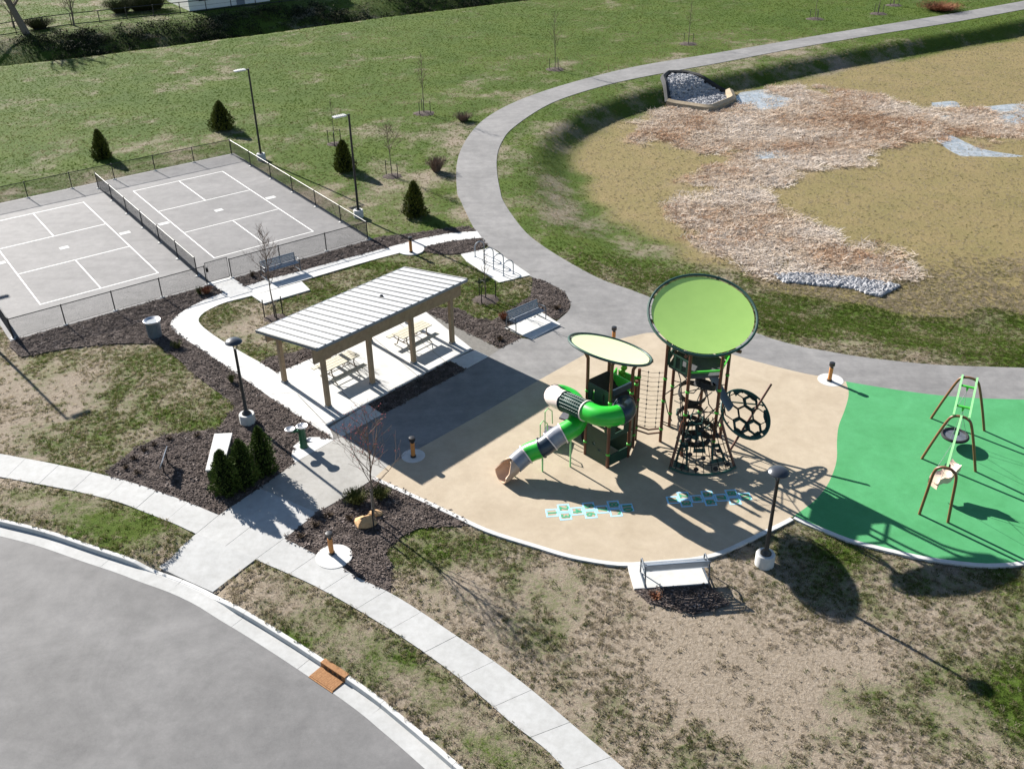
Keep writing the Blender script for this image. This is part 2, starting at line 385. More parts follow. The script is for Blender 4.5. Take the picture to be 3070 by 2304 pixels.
side_far_b = [(613.7,1163.8),(675,1193.8),(717.5,1212.6),(775,1249),(842.6,1281),(908,1321),(971,1364),(1038.8,1409),(1106.8,1458),(1169,1507.8),(1238,1566.5),(1309,1626.5),(1348,1660)]
side_near_a = [(0,1030.7),(75,1044.5),(140,1057),(200,1070),(262.7,1087.3),(317.7,1108.6),(375,1131),(424,1153.6)]
side_near_b = [(552,1209),(610,1234),(666,1259),(727.5,1291.4),(790,1327.7),(852.6,1366.5),(917,1410),(982.5,1457.7),(1047.5,1511.4),(1106.8,1563.5),(1178,1617.8),(1218,1660)]
sF = extend(spline(PP(side_far_a+[(545,1138)]+side_far_b), 6), 25, 12); sN = extend(spline(PP(side_near_a+[(490,1181)]+side_near_b), 6), 25, 12)
face_pts = [(0,1133.6),(100,1158.6),(200,1192.4),(275,1217),(325,1236),(390,1259),(448,1286),(500,1318),(553,1349),(628.5,1396),(682,1431),(738.5,1468),(803.6,1514),(850,1552),(903.7,1597),(976,1660)]
face = extend(spline(PP(face_pts, -.15), 6), 25, 12)            # foot of the kerb face
def nearpt(line, q): return int(np.argmin(np.linalg.norm(line-q, axis=1)))
walk_out = [(722,950),(679.3,922),(600,870),(520,814),(435.4,756),(395,730),(377,716),(368,701.5),(377,687),(408.3,665),(450,645),(483,633)]
walk_up = [(531,619),(579,604),(658.5,584),(754.6,557.4),(849.7,532.4),(914.7,515),(979.8,503.6),(1031,500.5)]
walk_in = [(721,951),(711,926),(660,872),(598,806.8),(523,762),(470.9,730.7),(440,708),(429,693),(436,680),(458.4,666),(491.7,652.5),(546,639),(615,618),(681.4,598.3),(774.6,571),(862,547.4),(934.7,530),(979.8,521),(1041,514.5)]
slab_poly = PP([(598,806.8),(919.8,674.3),(1080,754),(1056,771),(1006,798.8),(972.3,780.3),(794,874),(827,895.5),(739,944.5),(720,952)])
path_poly = PP([(473,1113.3),(614,1164.5),(684.5,1107.8),(749.6,1071.5),(811,1032),(838,1007),(739,944.5),(719.6,951.5),(637,1000),(612,1019),(504,1092)])
apron_poly = PP([(424,1153.6),(343,1221),(448,1286),(458,1274),(551,1208),(490,1181)])
beds = dict(
 monument=[(228,1019),(250,1003),(288,971),(350,941),(425,931),(470,927),(490,901),(508,882),(500,868),(463,841),(425,813),(388,778),(363,760),(338,741),(250,742),(150,751),(46,771),(20,748),(33,731),(142,700),(250,669),(350,639),(447,612),(470,622),(483,633),(450,645),(408,665),(377,687),(368,701.5),(377,716),(395,730),(435,756),(520,814),(600,870),(680,922.5),(720,951.5),(637,1000),(612,1019),(504,1092),(473,1113),(425,1093),(350,1064.5),(250,1033)],
 court_side=[(500,601),(605,572),(707,544.5),(797,519),(812,513),(867,507),(904.7,502.4),(979.8,492),(1014.8,490),(1028,500),(979.8,503.6),(914.7,515),(849.7,532.4),(754.6,557.4),(658.5,584),(579,604),(531,619)],
 trail_corner=[(908,537),(934.7,530),(979.8,521),(1041,514.5),(1050,529),(1031,542.4),(1000.8,548),(950.7,549),(916,543)],
 bench_corner=[(1151,600),(1188.4,613.7),(1218.4,632.4),(1231,652.5),(1229.7,670),(1200,690.5),(1171,676),(1089.6,710),(1126,731),(1081,753.8),(919.8,674.3),(938,665),(988,665),(1025.8,687.5),(1063,692.5),(1088,677.5),(1146,640),(1150,615)],
 pavilion_front=[(972.3,780.3),(1006,799),(827,896),(794,874)],
 front_tree=[(614,1165),(685,1107.8),(750,1071.5),(811,1033),(905,1076),(980,1111),(1030,1134),(980,1136),(905,1140),(867,1158),(840,1180),(833,1195),(848,1220),(843,1279),(775,1249),(717,1212.6),(675,1193.8)],
 pavilion_back=[(598,806),(560,785),(585,770),(640,760),(690,740),(760,715),(760,740),(688,767)],
 bench_back=[(1369.8,1272.6),(1528.6,1261.4),(1575,1305),(1500,1325),(1400,1300)])
beds = {k: PP(v) for k, v in beds.items()}
bike_pad = PP([(995.8,550),(1060.8,536),(1146,595),(1078.3,611),(1040.8,587.4),(1008.3,565)])
benchB_pad = PP([(1089.6,710),(1170.9,676),(1211,702),(1151,735)])
benchC_pad = PP([(1353.5,1217),(1506,1205),(1530,1262),(1369.8,1273)])
benchA_pad = PP([(544.4,640),(569.5,656.5),(670,627),(652,609)])
fount_pad = PP([(637,1000),(630,985),(634,965),(648,953),(668,945),(697,945),(721,951)])
gate_walk = PP([(449,611),(500,599.5),(531,619),(546,639),(491.7,652.5),(483,633)])
riprap1 = [(1432,170),(1444.5,160),(1482,160),(1519.5,172.6),(1574.6,202.7),(1582,220),(1532,240),(1482,232.7),(1442,225)]
riprap2 = [(1672,593),(1740,592),(1835,600),(1945,618),(1897.5,643),(1835,623),(1692,610)]
# court frame
CX, CY, YAW = -24.4025, 61.3917, .6349
CE = np.array([math.cos(YAW), math.sin(YAW)]); CN = np.array([math.sin(YAW), -math.cos(YAW)])
def CT(u, v): return np.array([CX, CY])+CE*u+CN*v
court_poly = np.array([CT(-11.45, -3.25), CT(8.3, -3.25), CT(8.3, 16.62), CT(-11.45, 16.62)])
# ------------------------------------------------------------------ ground
ditch = extend(np.array([P(a, b)[:2] for a, b in [(0,143),(221,119),(391,96),(521,80),(651,62),(853,35),(1107,5)]]), 60, 90)
DN = 3.0
def basin_d(p):
    d = dist_line(p, tI); ins = inside(p, np.vstack([tI, [[160, tI[-1][1]], [160, tI[0][1]]]]))
    return np.where(ins, d, -1)
def height(p):
    p = np.atleast_2d(p); z = np.zeros(len(p))
    d = basin_d(p); f = sst((p[:, 1]-50)/28); d0 = .8+1.9*f; w = 5.0-2.4*f
    z -= (.85+.25*f)*sst((d-d0)/w)
    # ditch at the far edge of the field
    dd = dist_line(p, ditch); a, b = ditch[0], ditch[-1]
    side = np.zeros(len(p))
    best = np.full(len(p), 1e9)
    for q, r in zip(ditch[:-1], ditch[1:]):
        t = np.clip(((p-q)@(r-q))/((r-q)@(r-q)), 0, 1); c = q+t[:, None]*(r-q); L = np.linalg.norm(p-c, axis=1)
        s = (r-q)[0]*(p-q)[:, 1]-(r-q)[1]*(p-q)[:, 0]; m = L < best
        side = np.where(m, np.sign(s), side); best = np.minimum(best, L)
    e = np.where(side > 0, dd, 0)
    z -= DN*sst(e/2.2)*(1-sst((e-3.)/11.))
    # lower ground beneath the street
    st = inside(p, street_side)
    z = np.where(st, -.42, z)
    flat = (d < 0)
    z += np.where(st | (dist_line(p, tI) < 1.6) , 0, .05*(vn(p[:, 0], p[:, 1], .35, 1)-.5)-.02)
    return z
midl = np.array([(q+sN[nearpt(sN, q)])/2 for q in resample(sF, 1.5)])
street_side = np.vstack([midl, [[midl[-1][0]+5, -60], [-120, -60], [-120, midl[0][1]]]])
ctrl = [(100,200,.9),(300,250,.95),(600,200,.95),(900,150,.9),(800,230,.85),(1100,80,.95),(1400,60,.95),(1700,40,1),(2000,20,.9),(400,150,.75),(50,300,.72),(100,360,.68),(350,330,.68),(650,330,.78),(850,330,.72),(950,450,.72),(900,480,.75),(1030,330,.55),(980,460,.45),
 (50,850,.45),(200,800,.38),(250,950,.45),(400,850,.5),(450,880,.72),(100,930,.42),(330,1000,.6),(30,950,.35),(60,800,.4),(500,700,.5),(600,740,.55),(720,600,.45),(850,580,.6),(950,570,.65),(1080,650,.7),(1000,650,.6),
 (900,1180,.62),(880,1260,.5),(1000,1230,.3),(1150,1280,.28),(1250,1350,.2),(1050,1400,.36),(1300,1500,.36),(1250,1420,.3),(1450,1400,.14),(1600,1350,.14),(1650,1290,.4),(1650,1450,.15),(1800,1400,.2),(1850,1220,.62),(1900,1260,.5),(2100,1350,.3),(2180,1450,.72),(2150,1500,.66),(2000,1550,.45),(1800,1600,.35),(1500,1600,.45),(2100,1640,.35),(1680,1190,.3),
 (1160,450,.72),(1250,520,.72),(1400,590,.75),(1700,690,.85),(1900,700,.95),(2100,720,.95),(2200,640,.6),(1300,600,.45),(1650,733,.35),(1900,777,.3),(1180,300,.72),(1400,185,.72),(1700,120,.6),(1100,330,.6),
 (150,1090,.42),(300,1150,.6),(380,1180,.5),(550,1280,.36),(700,1370,.5),(800,1440,.45),(950,1560,.45),(1100,1620,.5)]
cxy = np.array([P(a, b)[:2] for a, b, g in ctrl]); cg = np.array([c[2] for c in ctrl])
def green(p):
    out = np.zeros(len(p))
    for i in range(0, len(p), 20000):
        q = p[i:i+20000]; d2 = ((q[:, None, :]-cxy[None])**2).sum(2)+.3
        w = 1/d2**1.5; out[i:i+20000] = (w*cg).sum(1)/w.sum(1)
    x, y = p[:, 0], p[:, 1]
    return np.clip(out+.42*(vn(x, y, .45, 2)-.5)+.36*(vn(x, y, 1.3, 4)-.5), 0, 1.2)
def basinmask(p):
    d = basin_d(p); f = sst((p[:, 1]-50)/28); d0 = .8+1.9*f; w = 5.0-2.4*f
    return sst((d-(d0+w*(1.08-.35*f))+1.6*(vn(p[:, 0], p[:, 1], .5, 6)-.5))/1.8)
reed_polys = [PP(v, -.85) for v in ([(1330,265),(1400,240),(1560,215),(1700,185),(1850,192),(2000,212),(2060,240),(2030,290),(1900,330),(1800,365),(1715,400),(1740,480),(1830,520),(1960,590),(1900,612),(1700,592),(1560,560),(1490,450),(1520,380),(1580,330),(1450,300),(1350,300)], [(2040,225),(2212,222),(2260,230),(2260,320),(2150,300),(2060,280)])]
def reedmask(p):
    m = np.zeros(len(p))
    for q in reed_polys:
        dd = dist_line(p, np.vstack([q, q[:1]])); s = np.where(inside(p, q), dd, -dd)
        m = np.maximum(m, sst((s+1.0+3.6*(vn(p[:, 0], p[:, 1], .3, 9)-.5)+2.4*(vn(p[:, 0], p[:, 1], .9, 10)-.5))/2.6))
    return m
def axis(a, b, step, far):
    core = np.arange(a, b+step/2, step); o = [step*2*1.45**k for k in range(1, 22)]
    lo = a-np.cumsum(o); hi = core[-1]+np.cumsum(o)
    return np.r_[lo[lo > -far][::-1], core, hi[hi < far]]
gx = axis(-66, 72, .5, 2600); gy = axis(10, 142, .5, 2600)
X, Y = np.meshgrid(gx, gy); gp = np.stack([X.ravel(), Y.ravel()], 1)
gz = height(gp)
me = bpy.data.meshes.new('ground'); nx, ny = len(gx), len(gy)
ii = (np.arange(ny-1)[:, None]*nx+np.arange(nx-1)[None]).ravel()
faces = np.stack([ii, ii+1, ii+nx+1, ii+nx], 1)
me.vertices.add(len(gp)); me.vertices.foreach_set('co', np.c_[gp, gz].astype(np.float32).ravel())
me.loops.add(faces.size); me.loops.foreach_set('vertex_index', faces.ravel().astype(np.int32))
me.polygons.add(len(faces)); me.polygons.foreach_set('loop_start', (np.arange(len(faces))*4).astype(np.int32))
me.polygons.foreach_set('use_smooth', np.ones(len(faces), bool)); me.update(calc_edges=True)
gg = green(gp); gbm = basinmask(gp); grd = reedmask(gp)*(gbm > .2)
for nm, arr in (('green', gg), ('basin', gbm), ('reed', grd)):
    a = me.attributes.new(nm, 'FLOAT', 'POINT'); a.data.foreach_set('value', arr.astype(np.float32))
me.materials.append(mGround)
ground = bpy.data.objects.new('ground', me); COL.objects.link(ground); tag(ground, kind='structure')
def GZ(x, y): return float(height(np.array([[x, y]]))[0])
def PT(a, b):
    """point on the terrain under a view pixel"""
    z = 0.
    for _ in range(12):
        q = P(a, b, z); z = .5*z+.5*GZ(q[0], q[1])
    return P(a, b, z)
# ------------------------------------------------------------------ hard surfaces
def sheet(name, poly, z0, z1, mat, parent=None, kind='structure'):
    mb = MB(); mb.prism(poly, z0, z1); o = mb.build(name, mat, parent)
    if kind and parent is None: tag(o, kind=kind)
    return o
sheet('trail', trail_poly, -.1, .03, mTrail)
sheet('play_surface', tan_poly, -.1, .042, mTan)
sheet('swing_surface', green_poly, -.1, .046, mGreenR)
def ribbon(mb, line, w0, w1, z0, z1):
    a, b = offs(line, w0), offs(line, w1)
    n = len(line); vs = []; fs = []
    for i in range(n):
        vs += [(*a[i], z0), (*a[i], z1), (*b[i], z1), (*b[i], z0)]
    for i in range(n-1):
        o, q = 4*i, 4*i+4
        for k in range(4): fs.append((o+k, o+(k+1) % 4, q+(k+1) % 4, q+k))
    fs += [(3, 2, 1, 0), tuple(4*(n-1)+k for k in range(4))]
    mb.add(vs, fs)
def slabs(name, parts_name, far, near, step, z0, z1, mat, gap=.007, parent_mat=mJoint, skip=None):
    """a paved strip between two edges, cut into slabs; returns the bed"""
    L = np.linalg.norm(np.diff(far, axis=0), axis=1).sum(); n = max(1, int(round(L/step)))
    f = resample(far, L/n/4); m = len(f)-1
    nr = resample(near, 1.); d = np.r_[0, np.cumsum(np.linalg.norm(np.diff(near, axis=0), axis=1))]
    t = np.linspace(0, d[-1], m+1); nr = np.stack([np.interp(t, d, near[:, i]) for i in (0, 1)], 1)
    bed = MB(); bed.prism(np.vstack([f, nr[::-1]]), z0, z1-.018); b = tag(bed.build(name, parent_mat), kind='structure')
    k = m/n; out = []
    for i in range(n):
        i0, i1 = int(round(i*k)), int(round((i+1)*k))
        F = f[i0:i1+1].copy(); N = nr[i0:i1+1].copy()
        for E_ in (F, N):
            e = (E_[1]-E_[0]); E_[0] += e/np.linalg.norm(e)*gap; e = E_[-2]-E_[-1]; E_[-1] += e/np.linalg.norm(e)*gap
        mb = MB(); dz = random.uniform(-.003, .003); mb.prism(np.vstack([F, N[::-1]]), z0+.01, z1+dz); out.append(mb.build(parts_name, mat, b))
    return b
# sidewalk in two runs, crossing bay between them, apron, path
ia, ib = nearpt(sF, P(473, 1113.3)[:2]), nearpt(sF, P(613.7, 1163.8)[:2])
ja, jb = nearpt(sN, P(424, 1153.6)[:2]), nearpt(sN, P(551, 1208.5)[:2])
slabs('sidewalk', 'slab', sF[:ia+1], sN[:ja+1], 1.55, -.12, .035, mConc)
slabs('sidewalk', 'slab', sF[ib:], sN[jb:], 1.55, -.12, .035, mConc)
slabs('sidewalk', 'slab', sF[ia:ib+1], sN[ja:jb+1], 1.9, -.12, .035, mConc)
a_s = resample(sN[ja:jb+1], .3); nA_ = len(a_s); a_f = np.stack([np.interp(np.linspace(0, 1, nA_), np.linspace(0, 1, 3), c_) for c_ in np.array([P(341,1222,-.1)[:2], P(398,1249,-.1)[:2], P(459,1276,-.1)[:2]]).T], 1)
mb = MB(); Ka = 6
mb.add([(*lerp(a_s[i], a_f[i], k/Ka), lerp(.034, -.132, k/Ka) if k else .034) for i in range(nA_) for k in range(Ka+1)], [(i*(Ka+1)+k, i*(Ka+1)+k+1, (i+1)*(Ka+1)+k+1, (i+1)*(Ka+1)+k) for i in range(nA_-1) for k in range(Ka)])
mb.add([(*p, z) for p, z in ((a_s[0], .034), (a_f[0], -.132), (a_f[0], -.5), (a_s[0], -.5), (a_s[-1], .034), (a_f[-1], -.132), (a_f[-1], -.5), (a_s[-1], -.5))], [(0, 1, 2, 3), (4, 7, 6, 5), (1, 5, 6, 2)])
tag(mb.build('driveway_apron', mConc), kind='structure')
# the path up from the sidewalk: light concrete, then worn concrete
pa = PP([(473,1113.3),(614,1164.5),(684.5,1107.8),(560,1055)]); pb = PP([(560,1055),(684.5,1107.8),(749.6,1071.5),(811,1032),(838,1007),(739,944.5),(719.6,951.5),(637,1000),(612,1019)])
sheet('path', pa, -.1, .03, mConc); sheet('path', pb, -.1, .031, mConcP)
# pavilion slab, cut into bays, and the curved walk
wo = np.vstack([spline(PP(walk_out), 5)]); wi = spline(PP(walk_in), 5); wu = spline(PP(walk_up), 5)
iw = nearpt(wi, P(546, 639)[:2])
slabs('walkway', 'slab', wo, wi[:nearpt(wi, P(491.7, 652.5)[:2])+1], 1.6, -.1, .033, mConcW)
slabs('walkway', 'slab', wu, wi[iw:], 1.8, -.1, .033, mConcW)
sheet('walkway', gate_walk, -.1, .034, mConcW)
sp = MB(); sp.prism(slab_poly, -.15, .028); pslab = tag(sp.build('pavilion_slab', mJoint), kind='structure')
A_, B_, C_, D_ = P(598,806.8)[:2], P(919.8,674.3)[:2], P(1080,754)[:2], P(739,944.5)[:2]
bounds = [0, .2, .4, .6, .8, 1]
nearE = lambda t: lerp(P(794,874)[:2]+(P(794,874)[:2]-P(972.3,780.3)[:2])*.44, P(972.3,780.3)[:2]+(P(972.3,780.3)[:2]-P(794,874)[:2])*.30, t)
for i in range(5):
    t0, t1 = bounds[i], bounds[i+1]; g = .0018
    q = [lerp(A_, B_, t0+g), lerp(A_, B_, t1-g), nearE(t1-g), nearE(t0+g)]
    mb = MB(); mb.prism(q, -.1, .045); mb.build('slab', mConcW, pslab)
for q in ([(972.3,780.3),(1006,798.8),(1056,771),(1026,757)], [(794,874),(827,895.5),(739,944.5),(712,925)]):
    q = PP(q); c = q.mean(0); mb = MB(); mb.prism(c+(q-c)*.985, -.1, .046); mb.build('slab', mConcW, pslab)
sheet('bench_pad', benchA_pad, -.1, .036, mConcW); sheet('bench_pad', benchB_pad, -.1, .045, mConcW); sheet('bench_pad', benchC_pad, -.1, .05, mConcW)
sheet('bike_pad', bike_pad, -.1, .036, mConcW); sheet('fountain_pad', fount_pad, -.1, .036, mConcW)
mb = MB(); ribbon(mb, resample(tnL, .4), -.17, 0, -.1, .055); tag(mb.build('play_kerb', mConcW), kind='structure')
mb = MB(); ribbon(mb, resample(gL, .4), -.17, 0, -.1, .058); tag(mb.build('play_kerb', mConcW), kind='structure')
for k, q in beds.items():
    q = np.array(q); sheet('mulch_bed', q, -.1, .016+.001*(len(k) % 3), mMulch)
# street, gutter, kerb
fr = resample(face, .5)
asph_edge = offs(fr, -.5)
if np.linalg.norm(asph_edge[40]-P(300, 1400)[:2]) > np.linalg.norm(offs(fr, .5)[40]-P(300, 1400)[:2]): SGN = -1
else: SGN = 1
asph_edge = offs(fr, -.5*SGN)
street = np.vstack([asph_edge, [[asph_edge[-1][0], -40], [-90, -40], [-90, asph_edge[0][1]]]])
sheet('street', street, -.3, -.142, mAsph)
def droph(q):
    v = dist_line(np.array([q]), np.array([P(340,1240,-.15)[:2], P(448,1287,-.15)[:2]]))[0]
    return float(.155*sst((v-.1)/1.3)+.004)
gb = MB(); ribbon(gb, fr, -.5*SGN, 0, -.32, -.158); gut = tag(gb.build('gutter', mJoint), kind='structure')
kbm = MB(); ribbon(kbm, fr, .02*SGN, .14*SGN, -.32, -.16); kerb = tag(kbm.build('kerb', mJoint), kind='structure')
def sweep(line, prof):
    mb = MB(); n = len(line); t = np.gradient(line, axis=0); t /= np.linalg.norm(t, axis=1)[:, None]; nn = np.stack([-t[:, 1], t[:, 0]], 1)*SGN
    vs = []; m = None; fs = []
    for i in range(n):
        pr = prof(line[i]); m = len(pr)
        for w, z in pr: vs.append((*(line[i]+nn[i]*w), z))
    for i in range(n-1):
        for k in range(m): fs.append((i*m+k, i*m+(k+1) % m, (i+1)*m+(k+1) % m, (i+1)*m+k))
    fs += [tuple(range(m))[::-1], tuple((n-1)*m+k for k in range(m))]
    mb.add(vs, fs); return mb
seg = 6
for i in range(0, len(fr)-1, seg):
    l = fr[i:i+seg+1].copy()
    if len(l) < 3: break
    for s, e in ((0, 1), (-1, -2)):
        d = l[e]-l[s]; l[s] = l[s]+d/np.linalg.norm(d)*.006
    sweep(l, lambda q: [(-.5, -.3), (-.5, -.138), (0, -.150), (0, -.3)]).build('gutter_slab', mConc, gut)
    sweep(l, lambda q: [(.001, -.3), (.001, -.152), (.022, -.15+droph(q)-.012), (.04, -.15+droph(q)), (.165, -.15+droph(q)+.004), (.165, -.3)]).build('kerb_stone', mConcW, kerb)
# verge lawns between kerb and sidewalk
def verge(line_k, line_s, end):
    a = resample(line_k, .35); m = len(a); d = np.r_[0, np.cumsum(np.linalg.norm(np.diff(line_s, axis=0), axis=1))]
    s = np.stack([np.interp(np.linspace(0, d[-1], m), d, line_s[:, i]) for i in (0, 1)], 1)
    K = 10; pts = np.array([lerp(a[i], s[i], k/K) for i in range(m) for k in range(K+1)])
    z = np.array([.005+.03*math.sin(math.pi*k/K) for i in range(m) for k in range(K+1)])+.03*(vn(pts[:, 0], pts[:, 1], 1.2, 8)-.5)
    kk_ = np.array([k/K for i in range(m) for k in range(K+1)]); dd_ = np.array([abs(i-end*(m-1))*.35 for i in range(m) for k in range(K+1)])
    z = z-.15*(1-kk_)*(1-sst(dd_/1.3))-.02*(1-sst(dd_/.5))
    mb = MB(); mb.add(np.c_[pts, z], [(i*(K+1)+k, (i+1)*(K+1)+k, (i+1)*(K+1)+k+1, i*(K+1)+k+1) for i in range(m-1) for k in range(K)])
    o = mb.build('verge', mGround, smooth=True); g = green(pts)
    at = o.data.attributes.new('green', 'FLOAT', 'POINT'); at.data.foreach_set('value', g.astype(np.float32))
    return tag(o, kind='structure'), np.vstack([a, s[::-1]])
kb = offs(fr, .165*SGN)
v1, vp1 = verge(kb[:nearpt(kb, P(343,1221)[:2])+1], sN[:ja+1], 1)
v2, vp2 = verge(kb[nearpt(kb, P(458,1275)[:2]):], sN[jb:], 0)
# ------------------------------------------------------------------ court
court = sheet('court', court_poly, -.1, .025, mCourt)
Lc, Wc, kz = 13.41, 6.096, 2.134
def cline(u0, v0, u1, v1, w=.06):
    mb = MB(); a, b = CT(u0, v0), CT(u1, v1); d = (b-a)/np.linalg.norm(b-a); n = np.array([-d[1], d[0]])*w/2
    a = a-d*w/2; b = b+d*w/2
    mb.prism([a-n, b-n, b+n, a+n], .0255, .0292+random.uniform(0, .0006)); mb.build('court_line', mLine, court)
for off in (0, -9.2685):
    for v in (0, Lc/2-kz, Lc/2+kz, Lc): cline(off, v, off+Wc, v, .0605)
    cline(off, .031, off, Lc-.031, .059); cline(off+Wc, .031, off+Wc, Lc-.031, .059)
    cline(off+Wc/2, .031, off+Wc/2, Lc/2-kz-.031); cline(off+Wc/2, Lc/2+kz+.031, off+Wc/2, Lc-.031)
    for u, w in ((-.42, .62), (Wc/2, .5), (Wc+.42, .62)):
        mb = MB(); mb.prism([CT(off+u-w/2, Lc/2-.2), CT(off+u+w/2, Lc/2-.2), CT(off+u+w/2, Lc/2+.2), CT(off+u-w/2, Lc/2+.2)], .0255, .033); mb.build('net_footing', mConcW, court)
# ------------------------------------------------------------------ fences
FH = 1.08
def chain(p, q, h=FH, z0=.06, s=.05, r=.004):
    mb = MB(); L = np.linalg.norm(q-p); d = (q-p)/L; nrm = np.array([-d[1], d[0], 0])
    D = np.array([d[0], d[1], 0]); Z = np.array([0, 0, 1.]); hh = h-z0
    def wire(x0, y0, x1, y1):
        a = np.array([*p, 0])+D*x0+Z*(z0+y0); b = np.array([*p, 0])+D*x1+Z*(z0+y1); t = (b-a)/np.linalg.norm(b-a); u = np.cross(t, nrm)
        vs = []
        for c in (a, b):
            for ang in (0, 2.094, 4.189): vs.append(c+r*(math.cos(ang)*nrm+math.sin(ang)*u))
        mb.add(vs, [(0,1,4,3),(1,2,5,4),(2,0,3,5)])
    st = s*math.sqrt(2); x = -hh+st/2
    while x < L:
        for sg in (1, -1):
            a0, a1 = x, x+hh
            y0, y1 = 0, hh
            c0, c1 = max(a0, 0), min(a1, L)
            if c1-c0 < .03: continue
            f = lambda c: (c-a0) if sg > 0 else hh-(c-a0)
            wire(c0, f(c0), c1, f(c1))
        x += st
    return mb
def fence(posts, label, gap=()):
    posts = [np.array(q) for q in posts]
    t = thing('chain_link_fence', label, 'fence', (*posts[0], 0), group=None)
    for q in posts:
        mb = MB(); mb.tube([(*q, -.1), (*q, FH+.03)], .03, 8); mb.ball((*q, FH+.03), .034, 8, 4); mb.build('post', mFence, t, True)
        mb = MB(); mb.lathe([(.13, -.05), (.13, .05), (.11, .062)], (*q, 0), 10); mb.build('footing', mConcW, t)
    mb = MB(); mb.tube([(*posts[0], FH), (*posts[-1], FH)], .022, 6); mb.build('top_rail', mFence, t, True)
    mb = MB(); mb.tube([(*posts[0], .075), (*posts[-1], .075)], .006, 4); mb.build('tension_wire', mFence, t)
    for a, b in zip(posts[:-1], posts[1:]): chain(a, b).build('chain_mesh', mFence, t)
    return t
US = np.linspace(-11.27, -1.64, 5)
fence([CT(u, 16.47) for u in US], 'low black chain link fence along the mulch beside the round trash can')
fence([CT(u, 16.44) for u in (-.26, 2.57, 5.38, 8.03)], 'low black chain link fence of the court behind the walkway bench')
fence([CT(u, -3.05) for u in np.linspace(-11.27, 8.05, 8)], 'low black chain link fence between the courts and the green field')
fence([CT(8.05, v) for v in np.linspace(-3.0, 16.4, 7)], 'low black chain link fence below the two tall court light poles')
fence([CT(-1.63, v) for v in np.linspace(-1.96, 15.12, 7)], 'low black chain link divider fence standing between the two courts')
fence([CT(-11.27, v) for v in np.linspace(-3.0, 16.35, 7)], 'low black chain link fence closing the outer side of the courts')
g0, g1 = CT(-1.57, 16.44), CT(-.36, 16.44)
t = thing('court_gate', 'small black chain link gate where the curved walkway meets the court', 'gate', (*g0, 0))
mb = MB(); mb.tube([(*g0, .12), (*g0, 1.22), (*g1, 1.22), (*g1, .12)], .024, 6, closed=True); mb.build('gate_frame', mFence, t, True)
chain(g0, g1, 1.2, .14).build('chain_mesh', mFence, t)
mb = MB(); mb.box((*lerp(g0, g1, .06), .8), (.12, .06, .2)); mb.box((*lerp(g0, g1, .06), .95), (.05, .16, .05)); mb.build('latch', mBlack, t)
# ------------------------------------------------------------------ light poles
def court_light(u, v, label, du=-1):
    q = CT(u, v); t = thing('court_light', label, 'light pole', (*q, 0), group='tall lights round the courts')
    mb = MB(); mb.lathe([(.30, -.1), (.30, .42), (.27, .46)], (*q, 0), 20); mb.build('concrete_base', mConcW, t, True)
    mb = MB(); mb.box((*q, .48), (.26, .26, .04), ((*CE, 0), (*CN, 0), (0, 0, 1))); mb.tube([(*q, .46), (*q, 6.25)], [.075, .06], 10); mb.build('pole', mBlack, t, True)
    d = CE*du; e = q+d*.28; mb = MB(); mb.bar((*q, 6.2), (*(q+d*.2), 6.22), .06, .06); mb.build('arm', mBlack, t)
    c = q+d*.60; mb = MB(); mb.box((*c, 6.23), (.78, .34, .07), ((*d, 0), (-d[1], d[0], 0), (0, 0, 1)))
    for k in range(5): mb.box((*(c+d*(-.25+.12*k)), 6.285), (.02, .28, .05), ((*d, 0), (-d[1], d[0], 0), (0, 0, 1)))
    h = mb.build('lamp_head', M('lamp_head_grey', (.5, .5, .5), None, 3, .4), t, bevel=.01)
    mb = MB(); mb.box((*c, 6.188), (.66, .28, .012), ((*d, 0), (-d[1], d[0], 0), (0, 0, 1))); mb.build('lens', mWhite, h)
court_light(9.36, 13.0, 'tall black light pole with flat head, at the court corner nearest the walkway')
court_light(9.26, -.67, 'tall black light pole with flat head, at the court corner by the open field')
court_light(-12.6, 13.0, 'tall black light pole beside the outer fence near the patchy lawn', 1)
court_light(-12.6, -.67, 'tall black light pole beside the outer fence near the green field', 1)
def lamp_post(px, label):
    q = P(*px); t = thing('lamp_post', label, 'lamp post', q, group='park lamp posts')
    mb = MB(); mb.lathe([(.32, -.1), (.32, .40), (.30, .44)], (0, 0, 0), 24); mb.build('concrete_base', mConcW, t, True, True)
    mb = MB(); mb.lathe([(.19, .44), (.19, .47), (.13, .55), (.075, .62), (.06, 2.), (.055, 3.4), (.06, 3.46)], (0, 0, 0), 14); mb.build('pole', mBlack, t, True, True)
    mb = MB()
    for k in range(3):
        a = 2.1*k+.4; mb.tube([(.03*math.cos(a), .03*math.sin(a), 3.42), (.17*math.cos(a), .17*math.sin(a), 3.74)], .018, 6)
    mb.build('yoke', mBlack, t, True, True)
    mb = MB(); mb.lathe([(.05, 3.72), (.28, 3.74), (.335, 3.77), (.34, 3.80), (.27, 3.87), (.15, 3.915), (.03, 3.93)], (0, 0, 0), 24); h = mb.build('lamp_head', M('lamp_head_dark', (.035, .04, .05), None, 3, .3, .5), t, True, True)
    mb = MB(); mb.lathe([(.2, 3.712), (.2, 3.718)], (0, 0, 0), 20); mb.build('lens', mWhite, h, False, True)
lamp_post((536, 912), 'black lamp post with round flat head beside the pavilion walkway')
lamp_post((1651, 1216), 'black lamp post with round flat head beside the play surface and green swing area')
